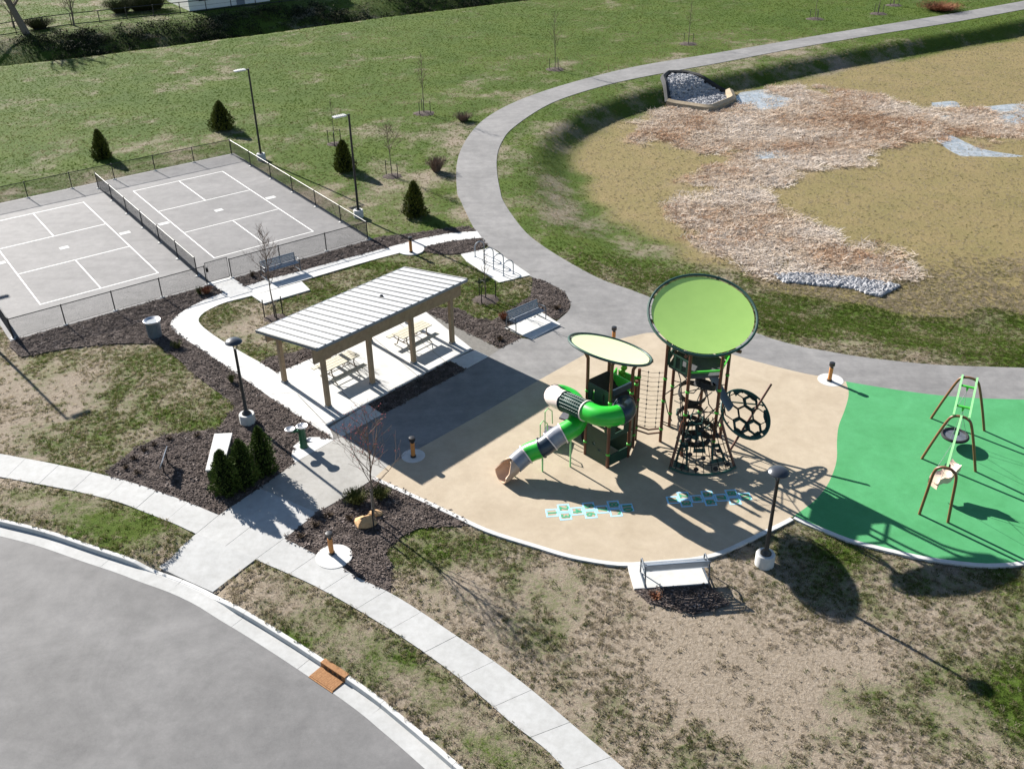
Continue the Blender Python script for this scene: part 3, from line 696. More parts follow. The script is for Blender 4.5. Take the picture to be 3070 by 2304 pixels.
# ------------------------------------------------------------------ pavilion
p1 = P(710, 880)[:2]; p4 = P(977, 743)[:2]; PA = (p4-p1)/np.linalg.norm(p4-p1); PB = np.array([-PA[1], PA[0]]); LP = 7.31
def PV(u, v, z): return np.array([*(p1+PA*u+PB*v), z])
pav = thing('pavilion', 'open picnic pavilion with white standing seam roof on timber posts', 'pavilion', (*p1, 0))
zf, zb = 3.305, 2.597; v0, v1 = -.57, 3.755; u0, u1 = -.585, LP+.585
sl = (zb-zf)/(v1-v0)
def rz(v): return zf+sl*(v-v0)
axU = (*PA, 0); sv = np.array([*PB, sl]); sv = sv/np.linalg.norm(sv); nU = np.cross(np.array(axU), sv)
for k, u in enumerate(np.linspace(0, LP, 4)):
    for v in (0., 3.04):
        top = rz(v)-.30
        mb = MB(); mb.box(PV(u, v, top/2), (.19, .19, top), ((*PA, 0), (*PB, 0), (0, 0, 1))); po = mb.build('post', mWood, pav, bevel=.012)
        mb = MB(); mb.box(PV(u, v, .08), (.23, .23, .09), ((*PA, 0), (*PB, 0), (0, 0, 1))); mb.build('post_foot', mRoofEdge, po)
def beam(v, hgt, nm):
    mb = MB(); z = rz(v)-.12-hgt/2; mb.box(PV(LP/2, v, z), (u1-u0-.12, .13, hgt), ((*PA, 0), (*PB, 0), (0, 0, 1))); mb.build(nm, mWood, pav, bevel=.008)
beam(-.12, .72, 'beam'); beam(3.15, .36, 'beam')
for u in np.linspace(u0+.35, u1-.35, 9):
    mb = MB(); mb.bar(PV(u, v0+.1, rz(v0+.1)-.125), PV(u, v1-.1, rz(v1-.1)-.125), .06, .12, nU); mb.build('rafter', mWood, pav)
mb = MB(); c = PV((u0+u1)/2, (v0+v1)/2, (zf+zb)/2)
wid = math.hypot(v1-v0, zf-zb); mb.box(c-nU*.03, (u1-u0, wid, .05), (axU, sv, nU)); roof = mb.build('roof', mRoof, pav)
NS = 20
for k in range(NS+1):
    u = u0+(u1-u0)*k/NS
    mb = MB(); mb.box(PV(u, (v0+v1)/2, (zf+zb)/2)+nU*.008, (.085, wid-.02, .05), (axU, sv, nU)); mb.build('seam', mSeam, roof, bevel=.008)
for v, nm in ((v0, 'fascia'), (v1, 'fascia')):
    mb = MB(); mb.box(PV((u0+u1)/2, v, rz(v)-.055), (u1-u0+.02, .04, .12), ((*PA, 0), (*PB, 0), (0, 0, 1))); mb.build(nm, mRoofEdge, pav)
for u in (u0, u1):
    mb = MB(); mb.bar(PV(u, v0, rz(v0)-.055), PV(u, v1, rz(v1)-.055), .04, .12, nU); mb.build('rake_trim', mRoofEdge, pav)
mb = MB(); q = PV(4.6, 1.55, rz(1.55)); mb.lathe([(.09, -.02), (.09, .06), (.05, .1)], q, 10); mb.build('vent', mBlack, roof)
# ------------------------------------------------------------------ picnic tables
def picnic(px, label):
    q = P(*px); ang = math.atan2(PA[1], PA[0])
    t = thing('picnic_table', label, 'picnic table', (q[0], q[1], .045), ang, 'picnic tables under the pavilion')
    for y in (-.29, -.097, .097, .29):
        mb = MB(); mb.box((0, y, .755), (1.83, .178, .04)); mb.build('tabletop_board', mBoard, t, local=True, bevel=.006)
    for y in (-.72, .72):
        mb = MB(); mb.box((0, y, .45), (1.83, .25, .04)); mb.build('seat_board', mBoard, t, local=True, bevel=.006)
    for x in (-.62, .62):
        mb = MB()
        mb.tube([(x, -.30, .715), (x, -.26, .5), (x, -.42, .12), (x, -.62, .03)], .027, 8); mb.tube([(x, .30, .715), (x, .26, .5), (x, .42, .12), (x, .62, .03)], .027, 8)
        mb.tube([(x, -.86, .41), (x, -.6, .40), (x, -.33, .36), (x, 0, .34), (x, .33, .36), (x, .6, .40), (x, .86, .41)], .025, 8)
        mb.tube([(x, -.36, .72), (x, .36, .72)], .022, 6)
        mb.build('leg_frame', mTableTube, t, True, True)
    mb = MB(); mb.tube([(-.62, 0, .34), (.62, 0, .34)], .02, 6); mb.tube([(-.6, 0, .36), (-.1, 0, .71)], .016, 6); mb.tube([(.6, 0, .36), (.1, 0, .71)], .016, 6); mb.build('brace', mTableTube, t, True, True)
picnic((735, 812), 'cream picnic table under the pavilion end nearest the lamp post and drinking fountain')
picnic((893, 744), 'cream picnic table under the pavilion end nearest the bike racks')
# ------------------------------------------------------------------ benches
def bench(px, face_ang, label, L=1.9, z=.04):
    q = P(*px); t = thing('bench', label, 'bench', (q[0], q[1], z), face_ang, 'steel park benches')   # faces +x
    for y in (-L/2+.12, L/2-.12):
        mb = MB()
        ye = y+math.copysign(.15, y)
        mb.tube([(.34, ye, .03), (.33, ye, .60), (.27, ye, .67), (-.20, ye, .66), (-.30, ye, .60), (-.38, ye, .03)], .026, 8, closed=True)
        mb.tube([(.30, ye, .44), (-.20, ye, .44), (-.31, ye, .86)], .022, 8); mb.tube([(0, y, .44), (0, ye, .44)], .02, 6)
        mb.build('leg_frame', mBenchF, t, True, True)
    for k in range(6):
        x = .25-.078*k; mb = MB(); mb.box((x, 0, .462+.012*(k-2)**2*.12), (.058, L, .012)); mb.build('seat_slat', mBench, t, local=True)
    for k in range(5):
        f = (k+.5)/5; mb = MB(); mb.bar((-.165-.125*f, -L/2, .5+.34*f), (-.165-.125*f, L/2, .5+.34*f), .012, .056, (-.35, 0, .94)); mb.build('back_slat', mBench, t, local=True)
    mb = MB(); mb.tube([(.27, -L/2, .455), (.27, L/2, .455)], .02, 8); mb.tube([(-.30, -L/2, .85), (-.30, L/2, .85)], .022, 8); mb.build('edge_rail', mBench, t, True, True)
def facing(a, b): d = P(*b)-P(*a); return math.atan2(d[1], d[0])
bench((608, 592), math.atan2(CN[1], CN[0]), 'grey steel bench with its back to the court fence')
bench((1137, 700), facing((1130,693), (1181,718.5)), 'grey steel bench on a small pad between mulch and the asphalt trail')
bench((1456, 1248), facing((1449,1267), (1430,1211)), 'grey steel bench on the dormant lawn facing the tan play surface', 2.05, .05)
# ------------------------------------------------------------------ bike racks
for i, (a, b) in enumerate((((1028.3,555),(1044.5,551)), ((1045.8,570),(1065.8,565)), ((1067,582.4),(1087,578.6)), ((1087,597.4),(1109.6,592.4)))):
    A, B = P(*a), P(*b); c = (A+B)/2; d = (B-A)[:2]; d = d/np.linalg.norm(d)*.29
    t = thing('bike_rack', ('bike hoop nearest the walkway end of the pale pad', 'second bike hoop from the walkway end of the pale pad', 'third bike hoop from the walkway end of the pale pad', 'bike hoop nearest the mulch end of the pale pad')[i], 'bike rack', (c[0], c[1], .036), group='bike hoops on the pale pad')
    pts = [(-d[0], -d[1], 0), (-d[0], -d[1], .55)]+[(d[0]*math.cos(x), d[1]*math.cos(x), .55+.29*math.sin(x)) for x in np.linspace(math.pi, 0, 9)]+[(d[0], d[1], .55), (d[0], d[1], 0)]
    mb = MB(); mb.tube(pts, .028, 8); mb.build('hoop', mBench, t, True, True)
    for s in (-1, 1): mb = MB(); mb.lathe([(.07, 0), (.07, .012)], (s*d[0], s*d[1], 0), 12); mb.build('foot_plate', mBench, t, local=True)
# ------------------------------------------------------------------ trash can
q = P(336, 727); t = thing('trash_can', 'round blue grey ribbed trash can with flared lid on mulch', 'trash can', (q[0], q[1], .016))
mb = MB(); mb.lathe([(.29, 0), (.30, .02), (.315, .80), (.31, .82)], (0, 0, 0), 28); body = mb.build('body', mCan, t, True, True)
for k in range(28):
    a = 2*math.pi*k/28; mb = MB(); mb.bar((.31*math.cos(a), .31*math.sin(a), .04), (.335*math.cos(a), .335*math.sin(a), .78), .045, .014, (math.cos(a), math.sin(a), 0)); mb.build('slat', mCan, body, local=True)
mb = MB(); mb.lathe([(.31, .80), (.40, .83), (.405, .88), (.38, .895), (.33, .875), (.22, .80), (.10, .76), (.09, .70)], (0, 0, 0), 28); mb.build('lid', mSteel, t, True, True)
mb = MB(); mb.lathe([(.085, .752), (.085, .768)], (0, 0, 0), 16); mb.build('opening', mBlack, t, local=True)
# ------------------------------------------------------------------ drinking fountain
q = P(657, 966); t = thing('drinking_fountain', 'dark green pedestal drinking fountain with steel bowls on a rounded pad', 'drinking fountain', (q[0], q[1], .036))
mb = MB(); mb.lathe([(.17, 0), (.17, .03), (.145, .06), (.14, .88), (.15, .93)], (0, 0, 0), 20); mb.build('pedestal', mFount, t, True, True)
mb = MB(); mb.lathe([(.08, .90), (.20, .97), (.225, 1.02), (.205, 1.03), (.12, .99), (.02, .98)], (.05, -.03, 0), 22); mb.build('bowl', mSteel, t, True, True)
mb = MB(); mb.box((-.26, .02, .74), (.34, .13, .1)); mb.build('side_arm', mFount, t, local=True, bevel=.02)
mb = MB(); mb.lathe([(.06, .72), (.17, .79), (.2, .84), (.18, .85), (.1, .81), (.02, .80)], (-.45, .03, 0), 22); mb.build('bowl', mSteel, t, True, True)
mb = MB(); mb.box((.17, -.02, .26), (.14, .1, .07)); mb.build('side_arm', mFount, t, local=True, bevel=.01)
mb = MB(); mb.lathe([(.05, .26), (.14, .30), (.155, .34), (.14, .345), (.07, .31), (.02, .305)], (.29, -.02, 0), 20); mb.build('pet_bowl', mSteel, t, True, True)
mb = MB(); mb.tube([(-.04, .06, .98), (-.04, .06, 1.06), (0, .02, 1.08)], .012, 6); mb.build('spout', mSteel, t, True, True)
# ------------------------------------------------------------------ bollard lights
def bollard(px, label, pad=None, r=.5):
    q = P(*px); z = .05
    if pad is not None:
        mb = MB(); c = P(*pad)[:2]; mb.lathe([(r, -.1), (r, z-.004), (r-.02, z)], (*c, 0), 32); tag(mb.build('bollard_pad', mConcW), kind='structure')
    t = thing('bollard_light', label, 'bollard light', (q[0], q[1], z), group='orange bollard lights')
    mb = MB(); mb.lathe([(.11, 0), (.11, .07), (.095, .08)], (0, 0, 0), 16); mb.build('base', mBlack, t, True, True)
    mb = MB(); mb.lathe([(.085, .08), (.085, .66)], (0, 0, 0), 16); mb.build('post', mBoll, t, True, True)
    mb = MB(); mb.lathe([(.07, .66), (.07, .74)], (0, 0, 0), 14); mb.build('lens', mBlack, t, True, True)
    mb = MB(); mb.lathe([(.10, .74), (.125, .77), (.12, .90), (.06, .915)], (0, 0, 0), 18); mb.build('cap', mBlack, t, True, True)
bollard((893, 988), 'orange bollard light on a round pad in the pavilion roof shadow', (893, 986), .46)
bollard((717, 1197), 'orange bollard light on a white half round pad beside the sidewalk', (722, 1203), .62)
bollard((1325, 745), 'orange bollard light behind the small tilted canopy', (1327, 744), .45)
bollard((1791, 824), 'orange bollard light on a pad where the tan and green surfaces meet', (1794, 822), .55)
bollard((888, 546), 'orange bollard light beside the walkway above the pavilion roof', (888, 540), .75)
# ------------------------------------------------------------------ storm drain
i0_ = nearpt(fr, P(687,1434,-.15)[:2]); i1_ = nearpt(fr, P(741,1470,-.15)[:2]); cc = [None, fr[i0_], fr[i1_]]; cc[0] = asph_edge[i0_]
t = thing('storm_drain', 'rusty orange cast iron storm drain inlet set in the kerb', 'storm drain', (*cc[1], -.15))
ex = (cc[2]-cc[1])/np.linalg.norm(cc[2]-cc[1]); ey = np.array([-ex[1], ex[0]]); ey = ey*np.sign(ey@(cc[0]-cc[1])); LX = np.linalg.norm(cc[2]-cc[1]); LY = .52
def SD(x, y): return cc[1]+ex*x+ey*y
mb = MB(); mb.prism([SD(0, 0), SD(LX, 0), SD(LX, LY), SD(0, LY)], -.3, -.125); mb.build('frame', mRust, t)
for k in range(13):
    x = .06+(LX-.12)*k/12; mb = MB(); mb.prism([SD(x-.034, .05), SD(x+.034, .05), SD(x+.034, LY-.05), SD(x-.034, LY-.05)], -.124, -.112); mb.build('grate_bar', mRust, t)
mb = MB(); mb.prism([SD(-.02, 0), SD(LX+.02, 0), SD(LX+.02, -.2), SD(-.02, -.2)], -.3, .035); hd = mb.build('kerb_box', mRust, t, bevel=.015)
for k in range(4):
    x = .1+(LX-.2)*(k+.5)/4; mb = MB(); mb.prism([SD(x-.06, .004), SD(x+.06, .004), SD(x+.06, -.01), SD(x-.06, -.01)], -.11, -.01); mb.build('slot', mBlack, hd)
# ------------------------------------------------------------------ monument block and low sign
q0, q1, q2, q3 = [P(a, b, .5) for a, b in ((463,936),(502,934),(480.5,1014),(443.4,1015))]
t = thing('monument_wall', 'long low dark stone block with a pale concrete cap in mulch', 'monument', (*((q0+q2)/2)[:2], 0))
c = (q0+q2)[:2]/2; sh = lambda k: [c+(q[:2]-c)*k for q in (q0, q1, q2, q3)]
mb = MB(); mb.prism(sh(1.0), .42, .5); mb.build('cap', mConcW, t, bevel=.012)
pl = sh(.93); core = sh(.90); mb = MB(); mb.prism(core, -.1, .419); cb = mb.build('core', mJoint, t)
for i in range(4):
    a, b = pl[i], pl[(i+1) % 4]; L = np.linalg.norm(b-a); d = (b-a)/L; nrm = np.array([-d[1], d[0]])
    if nrm@((a+b)/2-c) < 0: nrm = -nrm
    for row in range(4):
        x = 0 if row % 2 == 0 else -.18
        while x < L:
            x0, x1 = max(x, 0)+.006, min(x+.36, L)-.006
            if x1-x0 > .05:
                mb = MB(); o = random.uniform(0, .012); A, B = a+d*x0, a+d*x1
                mb.prism([A-nrm*.06, B-nrm*.06, B+nrm*o, A+nrm*o], .006+row*.104, .098+row*.104); mb.build('stone', mBrick, cb)
            x += .36
a, b = P(346.5, 1000.7, .62), P(357.7, 964.4, .62); t = thing('low_sign', 'small dark low sign on two legs in the mulch bed, seen edge on', 'sign', (*((a+b)/2)[:2], .016))
d = (b-a)/np.linalg.norm(b-a); tilt = np.cross(d, (0, 0, 1)); tilt = tilt*.45+np.array([0, 0, .9])
mb = MB(); mb.box((a+b)/2-np.array([0, 0, .1]), (np.linalg.norm(b-a), .3, .035), (d, tilt/np.linalg.norm(tilt), np.cross(d, tilt/np.linalg.norm(tilt)))); mb.build('panel', mRoofEdge, t, bevel=.006)
for k in (.18, .82):
    p = a+(b-a)*k; mb = MB(); mb.tube([(p[0], p[1], -.05), (p[0], p[1], .5)], .03, 8); mb.build('leg', mBlack, t, True)
# ------------------------------------------------------------------ play structure
def ringpts(c, n, r, m=48):
    n = np.array(n)/np.linalg.norm(n); a = np.cross(n, (0, 0, 1.)); a = a/np.linalg.norm(a) if np.linalg.norm(a) > 1e-6 else np.array([1., 0, 0]); b = np.cross(n, a)
    return [np.array(c)+r*(math.cos(t)*a+math.sin(t)*b) for t in np.linspace(0, 2*math.pi, m, endpoint=False)]
play = thing('play_structure', 'play structure of two brown post towers with round lime canopies and green tube slide', 'playground', (5.2, 31.5, .042))
SC, SN_ = np.array([3.58, 31.2, 4.8]), np.array([math.sin(.325)*math.cos(.67), math.sin(.325)*math.sin(.67), math.cos(.325)])
BC, BN = np.array([7.04, 32.26, 5.62]), np.array([0, -math.sin(.37), math.cos(.37)])
def canopy(c, n, r, mat, hi):
    o = MB(); o.tube(ringpts(c, n, r), .05, 8, closed=True); can = o.build('canopy', M('canopy_frame', (.012, .05, .04), None, 3, .4, .5), play, True)
    n = n/np.linalg.norm(n); K = 10; m = 48; vs = [c-n*hi]; fs = []
    for k in range(1, K+1):
        f = k/K; vs += [p-n*hi*(1-f*f) for p in ringpts(c, n, r*.945*f)]
    for t in range(m): fs.append((0, 1+t, 1+(t+1) % m))
    for k in range(K-1):
        for t in range(m): a, b = 1+k*m+t, 1+k*m+(t+1) % m; fs.append((a, a+m, b+m, b))
    f = MB(); f.add(vs, fs); f.build('fabric', mat, can, True)
    lac = MB(); A = ringpts(c, n, r*.94, 28); B = ringpts(c, n, r*.99, 28)
    for p, q in zip(A, B): lac.tube([p, q], .010, 4)
    lac.build('lacing', mRope, can)
canopy(SC, SN_, 1.55, mSmFab, .05); canopy(BC, BN, 1.99, mBigFab, .07)
def zpl(c, n, x, y): return c[2]-((x-c[0])*n[0]+(y-c[1])*n[1])/n[2]
def post(x, y, pts=None, top=None, r=.064, mat=mBrown):
    pp = [(x, y, -.1)]+(pts or [])+([(x, y, top)] if top else [])
    mb = MB(); mb.tube(pp if len(pp) > 2 and not pts else (spline3(pp)), r, 12); o = mb.build('post', mat, play, True)
    mb = MB()
    for z in (.6, 1.9, 2.9): mb.lathe([(r+.004, z), (r+.018, z+.01), (r+.018, z+.08), (r+.004, z+.09)], (x, y, 0), 12)
    mb.build('collar', mLime, o, True); return o
def spline3(p):
    return [tuple(q) for q in spline(p, 5)] if len(p) > 2 else p
Q1, Q2, Q3 = np.array([2.81, 31.38]), np.array([3.59, 30.47]), np.array([4.45, 31.16]); Q0 = Q1+Q3-Q2; Q4 = np.array([4.86, 32.3]); Q5 = np.array([4.70, 31.78]); QC = (Q0+Q2)/2
for q in (Q0, Q1, Q2, Q3):
    d = (q-QC)/np.linalg.norm(q-QC); e = QC+d*1.54; zt = zpl(SC, SN_, *e)-.03
    zl = lambda f, o: (*lerp(q, e, f), zpl(SC, SN_, *lerp(q, e, f))-o)
    post(*q, [(*q, 2.), zl(0, .9), zl(.06, .55), zl(.4, .22), zl(.8, .1), zl(1, .05)])
post(*Q4, top=3.3); post(*Q5, top=3.1)
def deck(poly, z, th=.08): mb = MB(); mb.prism(poly, z-th, z); return mb.build('deck', mDeck, play, bevel=.01)
DZ = 2.4
deck([Q0, Q1, Q2, Q3], DZ); deck([Q0, Q3, Q4, (4.1, 33.0)], 1.9)
def panel(a, b, z0, z1, mat, nm='panel', th=.03, holes=None, inset=.07):
    a = np.array(a); b = np.array(b); d = (b-a)/np.linalg.norm(b-a); a = a+d*inset; b = b-d*inset; L = np.linalg.norm(b-a)
    mb = MB()
    if not holes: mb.box((*(a+b)/2, (z0+z1)/2), (L, th, z1-z0), ((*d, 0), (-d[1], d[0], 0), (0, 0, 1)))
    else:
        # frame pieces round rectangular openings (x0,x1,y0,y1 in 0..1)
        xs = sorted({0, 1, *[h[0] for h in holes], *[h[1] for h in holes]}); ys = sorted({0, 1, *[h[2] for h in holes], *[h[3] for h in holes]})
        for i in range(len(xs)-1):
            for j in range(len(ys)-1):
                cx, cy = (xs[i]+xs[i+1])/2, (ys[j]+ys[j+1])/2
                if any(h[0] < cx < h[1] and h[2] < cy < h[3] for h in holes): continue
                mb.box((*(a+d*L*cx), z0+(z1-z0)*cy), (L*(xs[i+1]-xs[i]), th, (z1-z0)*(ys[j+1]-ys[j])), ((*d, 0), (-d[1], d[0], 0), (0, 0, 1)))
    return mb.build(nm, mat, play)
panel(Q1, Q0, DZ, DZ+.95, mLime, 'barrier_panel', .06, [(.25, .75, .35, .6)])
panel(Q0, Q3, DZ+.55, DZ+.98, mLime, 'barrier_panel', .05)
panel(Q1, Q2, DZ, DZ+.95, mDkGreen, 'barrier_panel', .04, [(.2, .3, .3, .8), (.7, .8, .3, .8)]); panel(Q2, Q3, DZ+.8, DZ+1.05, mNavy, 'entry_hood', .08); panel(Q3, Q4, .1, 1.85, mDkGreen, 'shadow_wall', .04, [(.2, .35, .5, .6), (.6, .75, .25, .35)])  # barrier, hood and wall added solid to deepen the tower's ground shadow
panel(Q1, Q2, .08, 1.75, mDkGreen, 'play_panel', .04, [(.30, .42, .38, .46), (.58, .72, .30, .36), (.1, .9, .86, .94)])
panel(Q2, Q3, .08, .55, mDkGreen, 'play_panel', .04); panel(Q2, Q3, 1.25, 1.95, mDkGreen, 'play_panel', .04, [(.25, .75, .3, .7)])
panel(Q0, Q3, .08, 1.1, mDkGreen, 'play_panel', .04)
panel(Q4, (4.1, 33.0), 1.9, 2.9, mLime, 'barrier_panel', .05); panel((4.1, 33.0), Q0, 1.9, 3.0, mLime, 'barrier_panel', .05, [(.4, .6, .3, .8)])
# black hood sheets over the deck openings
mb = MB(); a, b = np.array([*Q1, DZ+1.0]), np.array([*Q0, DZ+1.0]); mb.add([a, b, b+(.35, -.3, -.45), a+(.35, -.3, -.45)], [(0, 1, 2, 3)]); mb.build('hood_sheet', mRubber, play)
mb = MB(); a, b = np.array([*Q0, 2.75]), np.array([*Q4, 2.75]); mb.add([a, b, b+(-.2, -.45, -.6), a+(-.2, -.45, -.6)], [(0, 1, 2, 3)]); mb.build('hood_sheet', mRubber, play)
# climbing screen between the two decks
cl = MB(); base = np.array([4.30, 32.75])
for k in range(9): cl.ball((*(base+np.array([.045*math.sin(k*2.2), 0])), 1.95+.19*k), .13, 8, 5, (1, .5, 1))
cl.build('climber_screen', M('lime_climber', (.12, .36, .03), None, 4, .45), play, True)
# tube slide
path = spline([(4.12,30.55,2.85),(4.14,30.2,2.83),(3.95,29.95,2.80),(3.58,29.85,2.78),(3.13,29.95,2.74),(2.72,30.38,2.68),(2.31,30.9,2.6),(2.0,31.32,2.5),(1.72,31.75,2.38),(1.62,32.2,2.22),(1.92,32.5,2.08),(2.36,32.2,1.98),(2.52,31.4,1.9),(2.30,30.72,1.78),(1.66,30.47,1.5),(1.16,30.27,1.19),(.58,30.28,.9),(.05,29.98,.60),(-.34,29.74,.42)], 6)
sl_ = MB(); sl_.tube([path[0], path[1]], .40, 18); slide = sl_.build('tube_slide', mNavy, play, True)
def seg_(i0, i1, mat, r=.375, lattice=False):
    pts = path[i0:i1+1]; mb = MB()
    if not lattice: mb.tube(pts, r, 20, caps=False)
    else:
        mb.tube(pts, r*.80, 16, caps=False)
    o = mb.build('tube_segment', mat, slide, True)
    return o
def flange(i, mat=mCream):
    d = path[min(i+1, len(path)-1)]-path[i-1]; d /= np.linalg.norm(d); mb = MB(); mb.tube([path[i]-d*.022, path[i]+d*.022], .415, 20); mb.build('flange', mat, slide, True)
seg_(1, 13, mNavy); seg_(13, 30, mGreenT); seg_(30, 42, mTeal, lattice=True); seg_(42, 56, mCream, .39); seg_(56, 78, mGreenT); seg_(72, 82, mGreenT, .38)
seg_(82, 87, mSlGrey); seg_(87, 91, mNavy); seg_(91, 97, mGreenT); seg_(97, 102, mSlGrey, .37)
for i in (13, 30, 42, 56, 82, 87, 91, 97): flange(i, mCream if i in (30, 82, 87, 97) else mNavy)
# lattice ribs of the see-through length
lat = path[30:43]
for k in range(0, len(lat), 1):
    d = lat[min(k+1, len(lat)-1)]-lat[max(k-1, 0)]; mb = MB(); mb.tube(ringpts(lat[k], d, .372, 20), .018, 5, closed=True); mb.build('rib', mTeal, slide)
rs = [ringpts(lat[k], lat[min(k+1, len(lat)-1)]-lat[max(k-1, 0)], .372, 18) for k in range(len(lat))]
for j in range(18): mb = MB(); mb.tube([r[j] for r in rs], .014, 5); mb.build('rod', mTeal, slide)
# open exit chute
ex_ = path[102:]; mb = MB(); n = 14; vs = []; fs = []; pr = list(ex_)+[ex_[-1]+(ex_[-1]-ex_[-2])*2.2+np.array([0, 0, .06])]
d0 = (pr[-1]-pr[0]); d0[2] = 0; d0 /= np.linalg.norm(d0); sd = np.array([-d0[1], d0[0], 0])
for t_, p in enumerate(pr):
    f = t_/(len(pr)-1); span = math.pi*(1-.50*f**1.6)
    for th_ in (0, .045):
        for k in range(n+1):
            a = -math.pi/2-span+2*span*k/n; rr = .37+.03*f-th_
            vs.append(p+sd*rr*math.cos(a)+np.array([0, 0, 1])*rr*math.sin(a))
m2 = 2*(n+1)
for i in range(len(pr)-1):
    for k in range(n):
        fs.append((i*m2+k, i*m2+k+1, (i+1)*m2+k+1, (i+1)*m2+k)); fs.append((i*m2+n+1+k, (i+1)*m2+n+1+k, (i+1)*m2+n+2+k, i*m2+n+2+k))
    for k in (0, n): fs.append((i*m2+k, (i+1)*m2+k, (i+1)*m2+n+1+k, i*m2+n+1+k))
for k in range(n): q = (len(pr)-1)*m2; fs.append((q+k, q+k+1, q+n+2+k, q+n+1+k))
mb.add(vs, fs); mb.build('exit_chute', mSlTan, slide, True)
for x, y, z in ((2.18, 30.55, 1.42), (1.11, 30.28, .82), (.05, 29.98, .25)):
    mb = MB(); mb.tube([(x, y, -.05), (x, y, z)], .034, 8); mb.build('slide_support', mPale, play, True)
# stepped transfer platform behind the slide
for k, (z, poly) in enumerate(((.42, [(1.15,32.0),(1.75,31.75),(1.95,32.65),(1.35,32.85)]), (.85, [(1.85,32.75),(2.45,32.4),(2.75,33.0),(2.1,33.3)]), (1.3, [(2.5,32.5),(3.0,32.1),(3.4,32.5),(2.85,33.0)]))):
    mb = MB(); mb.prism(poly, z-.07, z); mb.build('step_deck', M('purple_grey_deck', (.085, .08, .095), (.11, .105, .12), 4, .6), play)
    c_ = np.array(poly).mean(0); mb = MB(); mb.box((*c_, z/2-.05), (.4, .4, z-.1)); mb.build('step_riser', mRubber, play)
for x, y in ((1.08, 32.05), (1.30, 32.95)):
    mb = MB(); mb.tube([(x, y, 0), (x, y, 1.0), (x+.12, y+.02, 1.15), (x+.28, y+.05, 1.0), (x+.3, y+.05, .4)], .022, 7); mb.build('handrail', mPale, play, True)
# big tower
ang6 = [math.radians(a) for a in (185, 245, 305, 5, 65, 125)]
HX = [np.array([7.04+1.21*math.cos(a), 32.26+1.21*math.sin(a)]) for a in ang6]; BCx = np.array([7.04, 32.26])
for k, q in enumerate(HX):
    d = (q-BCx)/np.linalg.norm(q-BCx); e = BCx+d*1.99; zt = zpl(BC, BN, *e)-.03
    zl = lambda f, o: (*lerp(q, e, f), zpl(BC, BN, *lerp(q, e, f))-o)
    pts = [(*q, 2.), zl(0, 1.0), zl(.06, .6), zl(.4, .28), zl(.8, .13), zl(1, .05)]
    post(*q, pts)
HX2 = [lerp(BCx, q, .93) for q in HX]
deck(HX2, 3.55, .1)
panel(HX[4], HX[5], 3.55, 4.5, mDkGreen, 'barrier_panel', .05); panel(HX[3], HX[4], 3.55, 4.3, mLime, 'barrier_panel', .05)
panel(HX[5], HX[0], 3.55, 4.45, mDkGreen, 'barrier_panel', .05, [(.3, .7, .3, .7)]); panel(HX[0], HX[1], 3.6, 4.2, mDkGreen, 'barrier_panel', .04, [(.1, .3, .1, .9), (.4, .6, .1, .9), (.7, .9, .1, .9)])
panel(HX[2], HX[3], 3.75, 3.82, mLime, 'barrier_rail', .05); panel(HX[1], HX[2], 3.75, 3.82, mLime, 'barrier_rail', .05)
# looping black belts climbed inside the tower
for x, y, z, r, tx, ty in ((7.02, 32.55, 2.05, .56, .12, -.28), (6.84, 31.62, 1.62, .52, -.15, -.15), (6.8, 31.35, 1.28, .50, .12, -.3), (7.05, 31.2, .82, .52, -.1, .1), (7.35, 32.0, 2.75, .42, .3, .3), (7.5, 31.7, .9, .42, .35, -.2)):
    n_ = np.array([tx, ty, 1.]); o = ringpts((x, y, z), n_, r, 26); n_ /= np.linalg.norm(n_); w = .11
    mb = MB(); vs = []; fs = []
    for p in o:
        c_ = np.array([x, y, z]); rd_ = (p-c_)/np.linalg.norm(p-c_); vs += [p-n_*w, p+n_*w, p+n_*w-rd_*.03, p-n_*w-rd_*.03]
    for k in range(26):
        j = (k+1) % 26
        for m_ in range(4): fs.append((4*k+m_, 4*k+(m_+1) % 4, 4*j+(m_+1) % 4, 4*j+m_))
    mb.add(vs, fs); mb.build('belt_loop', mRubber, play, True)
for k in range(6):
    a, b = HX[k], HX[(k+2) % 6]; mb = MB(); mb.tube([(*a, 1.0+.42*k), (*lerp(a, b, .5), .85+.4*k), (*b, 1.15+.35*((k*2) % 5))], .022, 6); mb.build('tension_rope', mRope, play, True)
for k in range(14):
    rk = random.Random(100+k); a, b = HX[rk.randint(0, 5)], lerp(BCx, HX[rk.randint(0, 5)], rk.uniform(.2, 1.)); z0_, z1_ = rk.uniform(.3, 3.), rk.uniform(.3, 3.)
    mb = MB(); mb.tube([(*a, z0_), (*lerp(a, b, .5), (z0_+z1_)/2-.18), (*b, z1_)], .02, 6); mb.build('tension_rope', mRope, play, True)
for k in range(5):
    rk = random.Random(200+k); c_ = (6.5+rk.random()*1.2, 31.1+rk.random()*1.2, .4+.33*k); n_ = np.array([rk.uniform(-.6, .6), rk.uniform(-.6, .6), 1.]); o = ringpts(c_, n_, .26, 6)
    mb = MB(); mb.tube(o, .03, 6, closed=True); mb.build('hex_ring', mTeal, play, True)
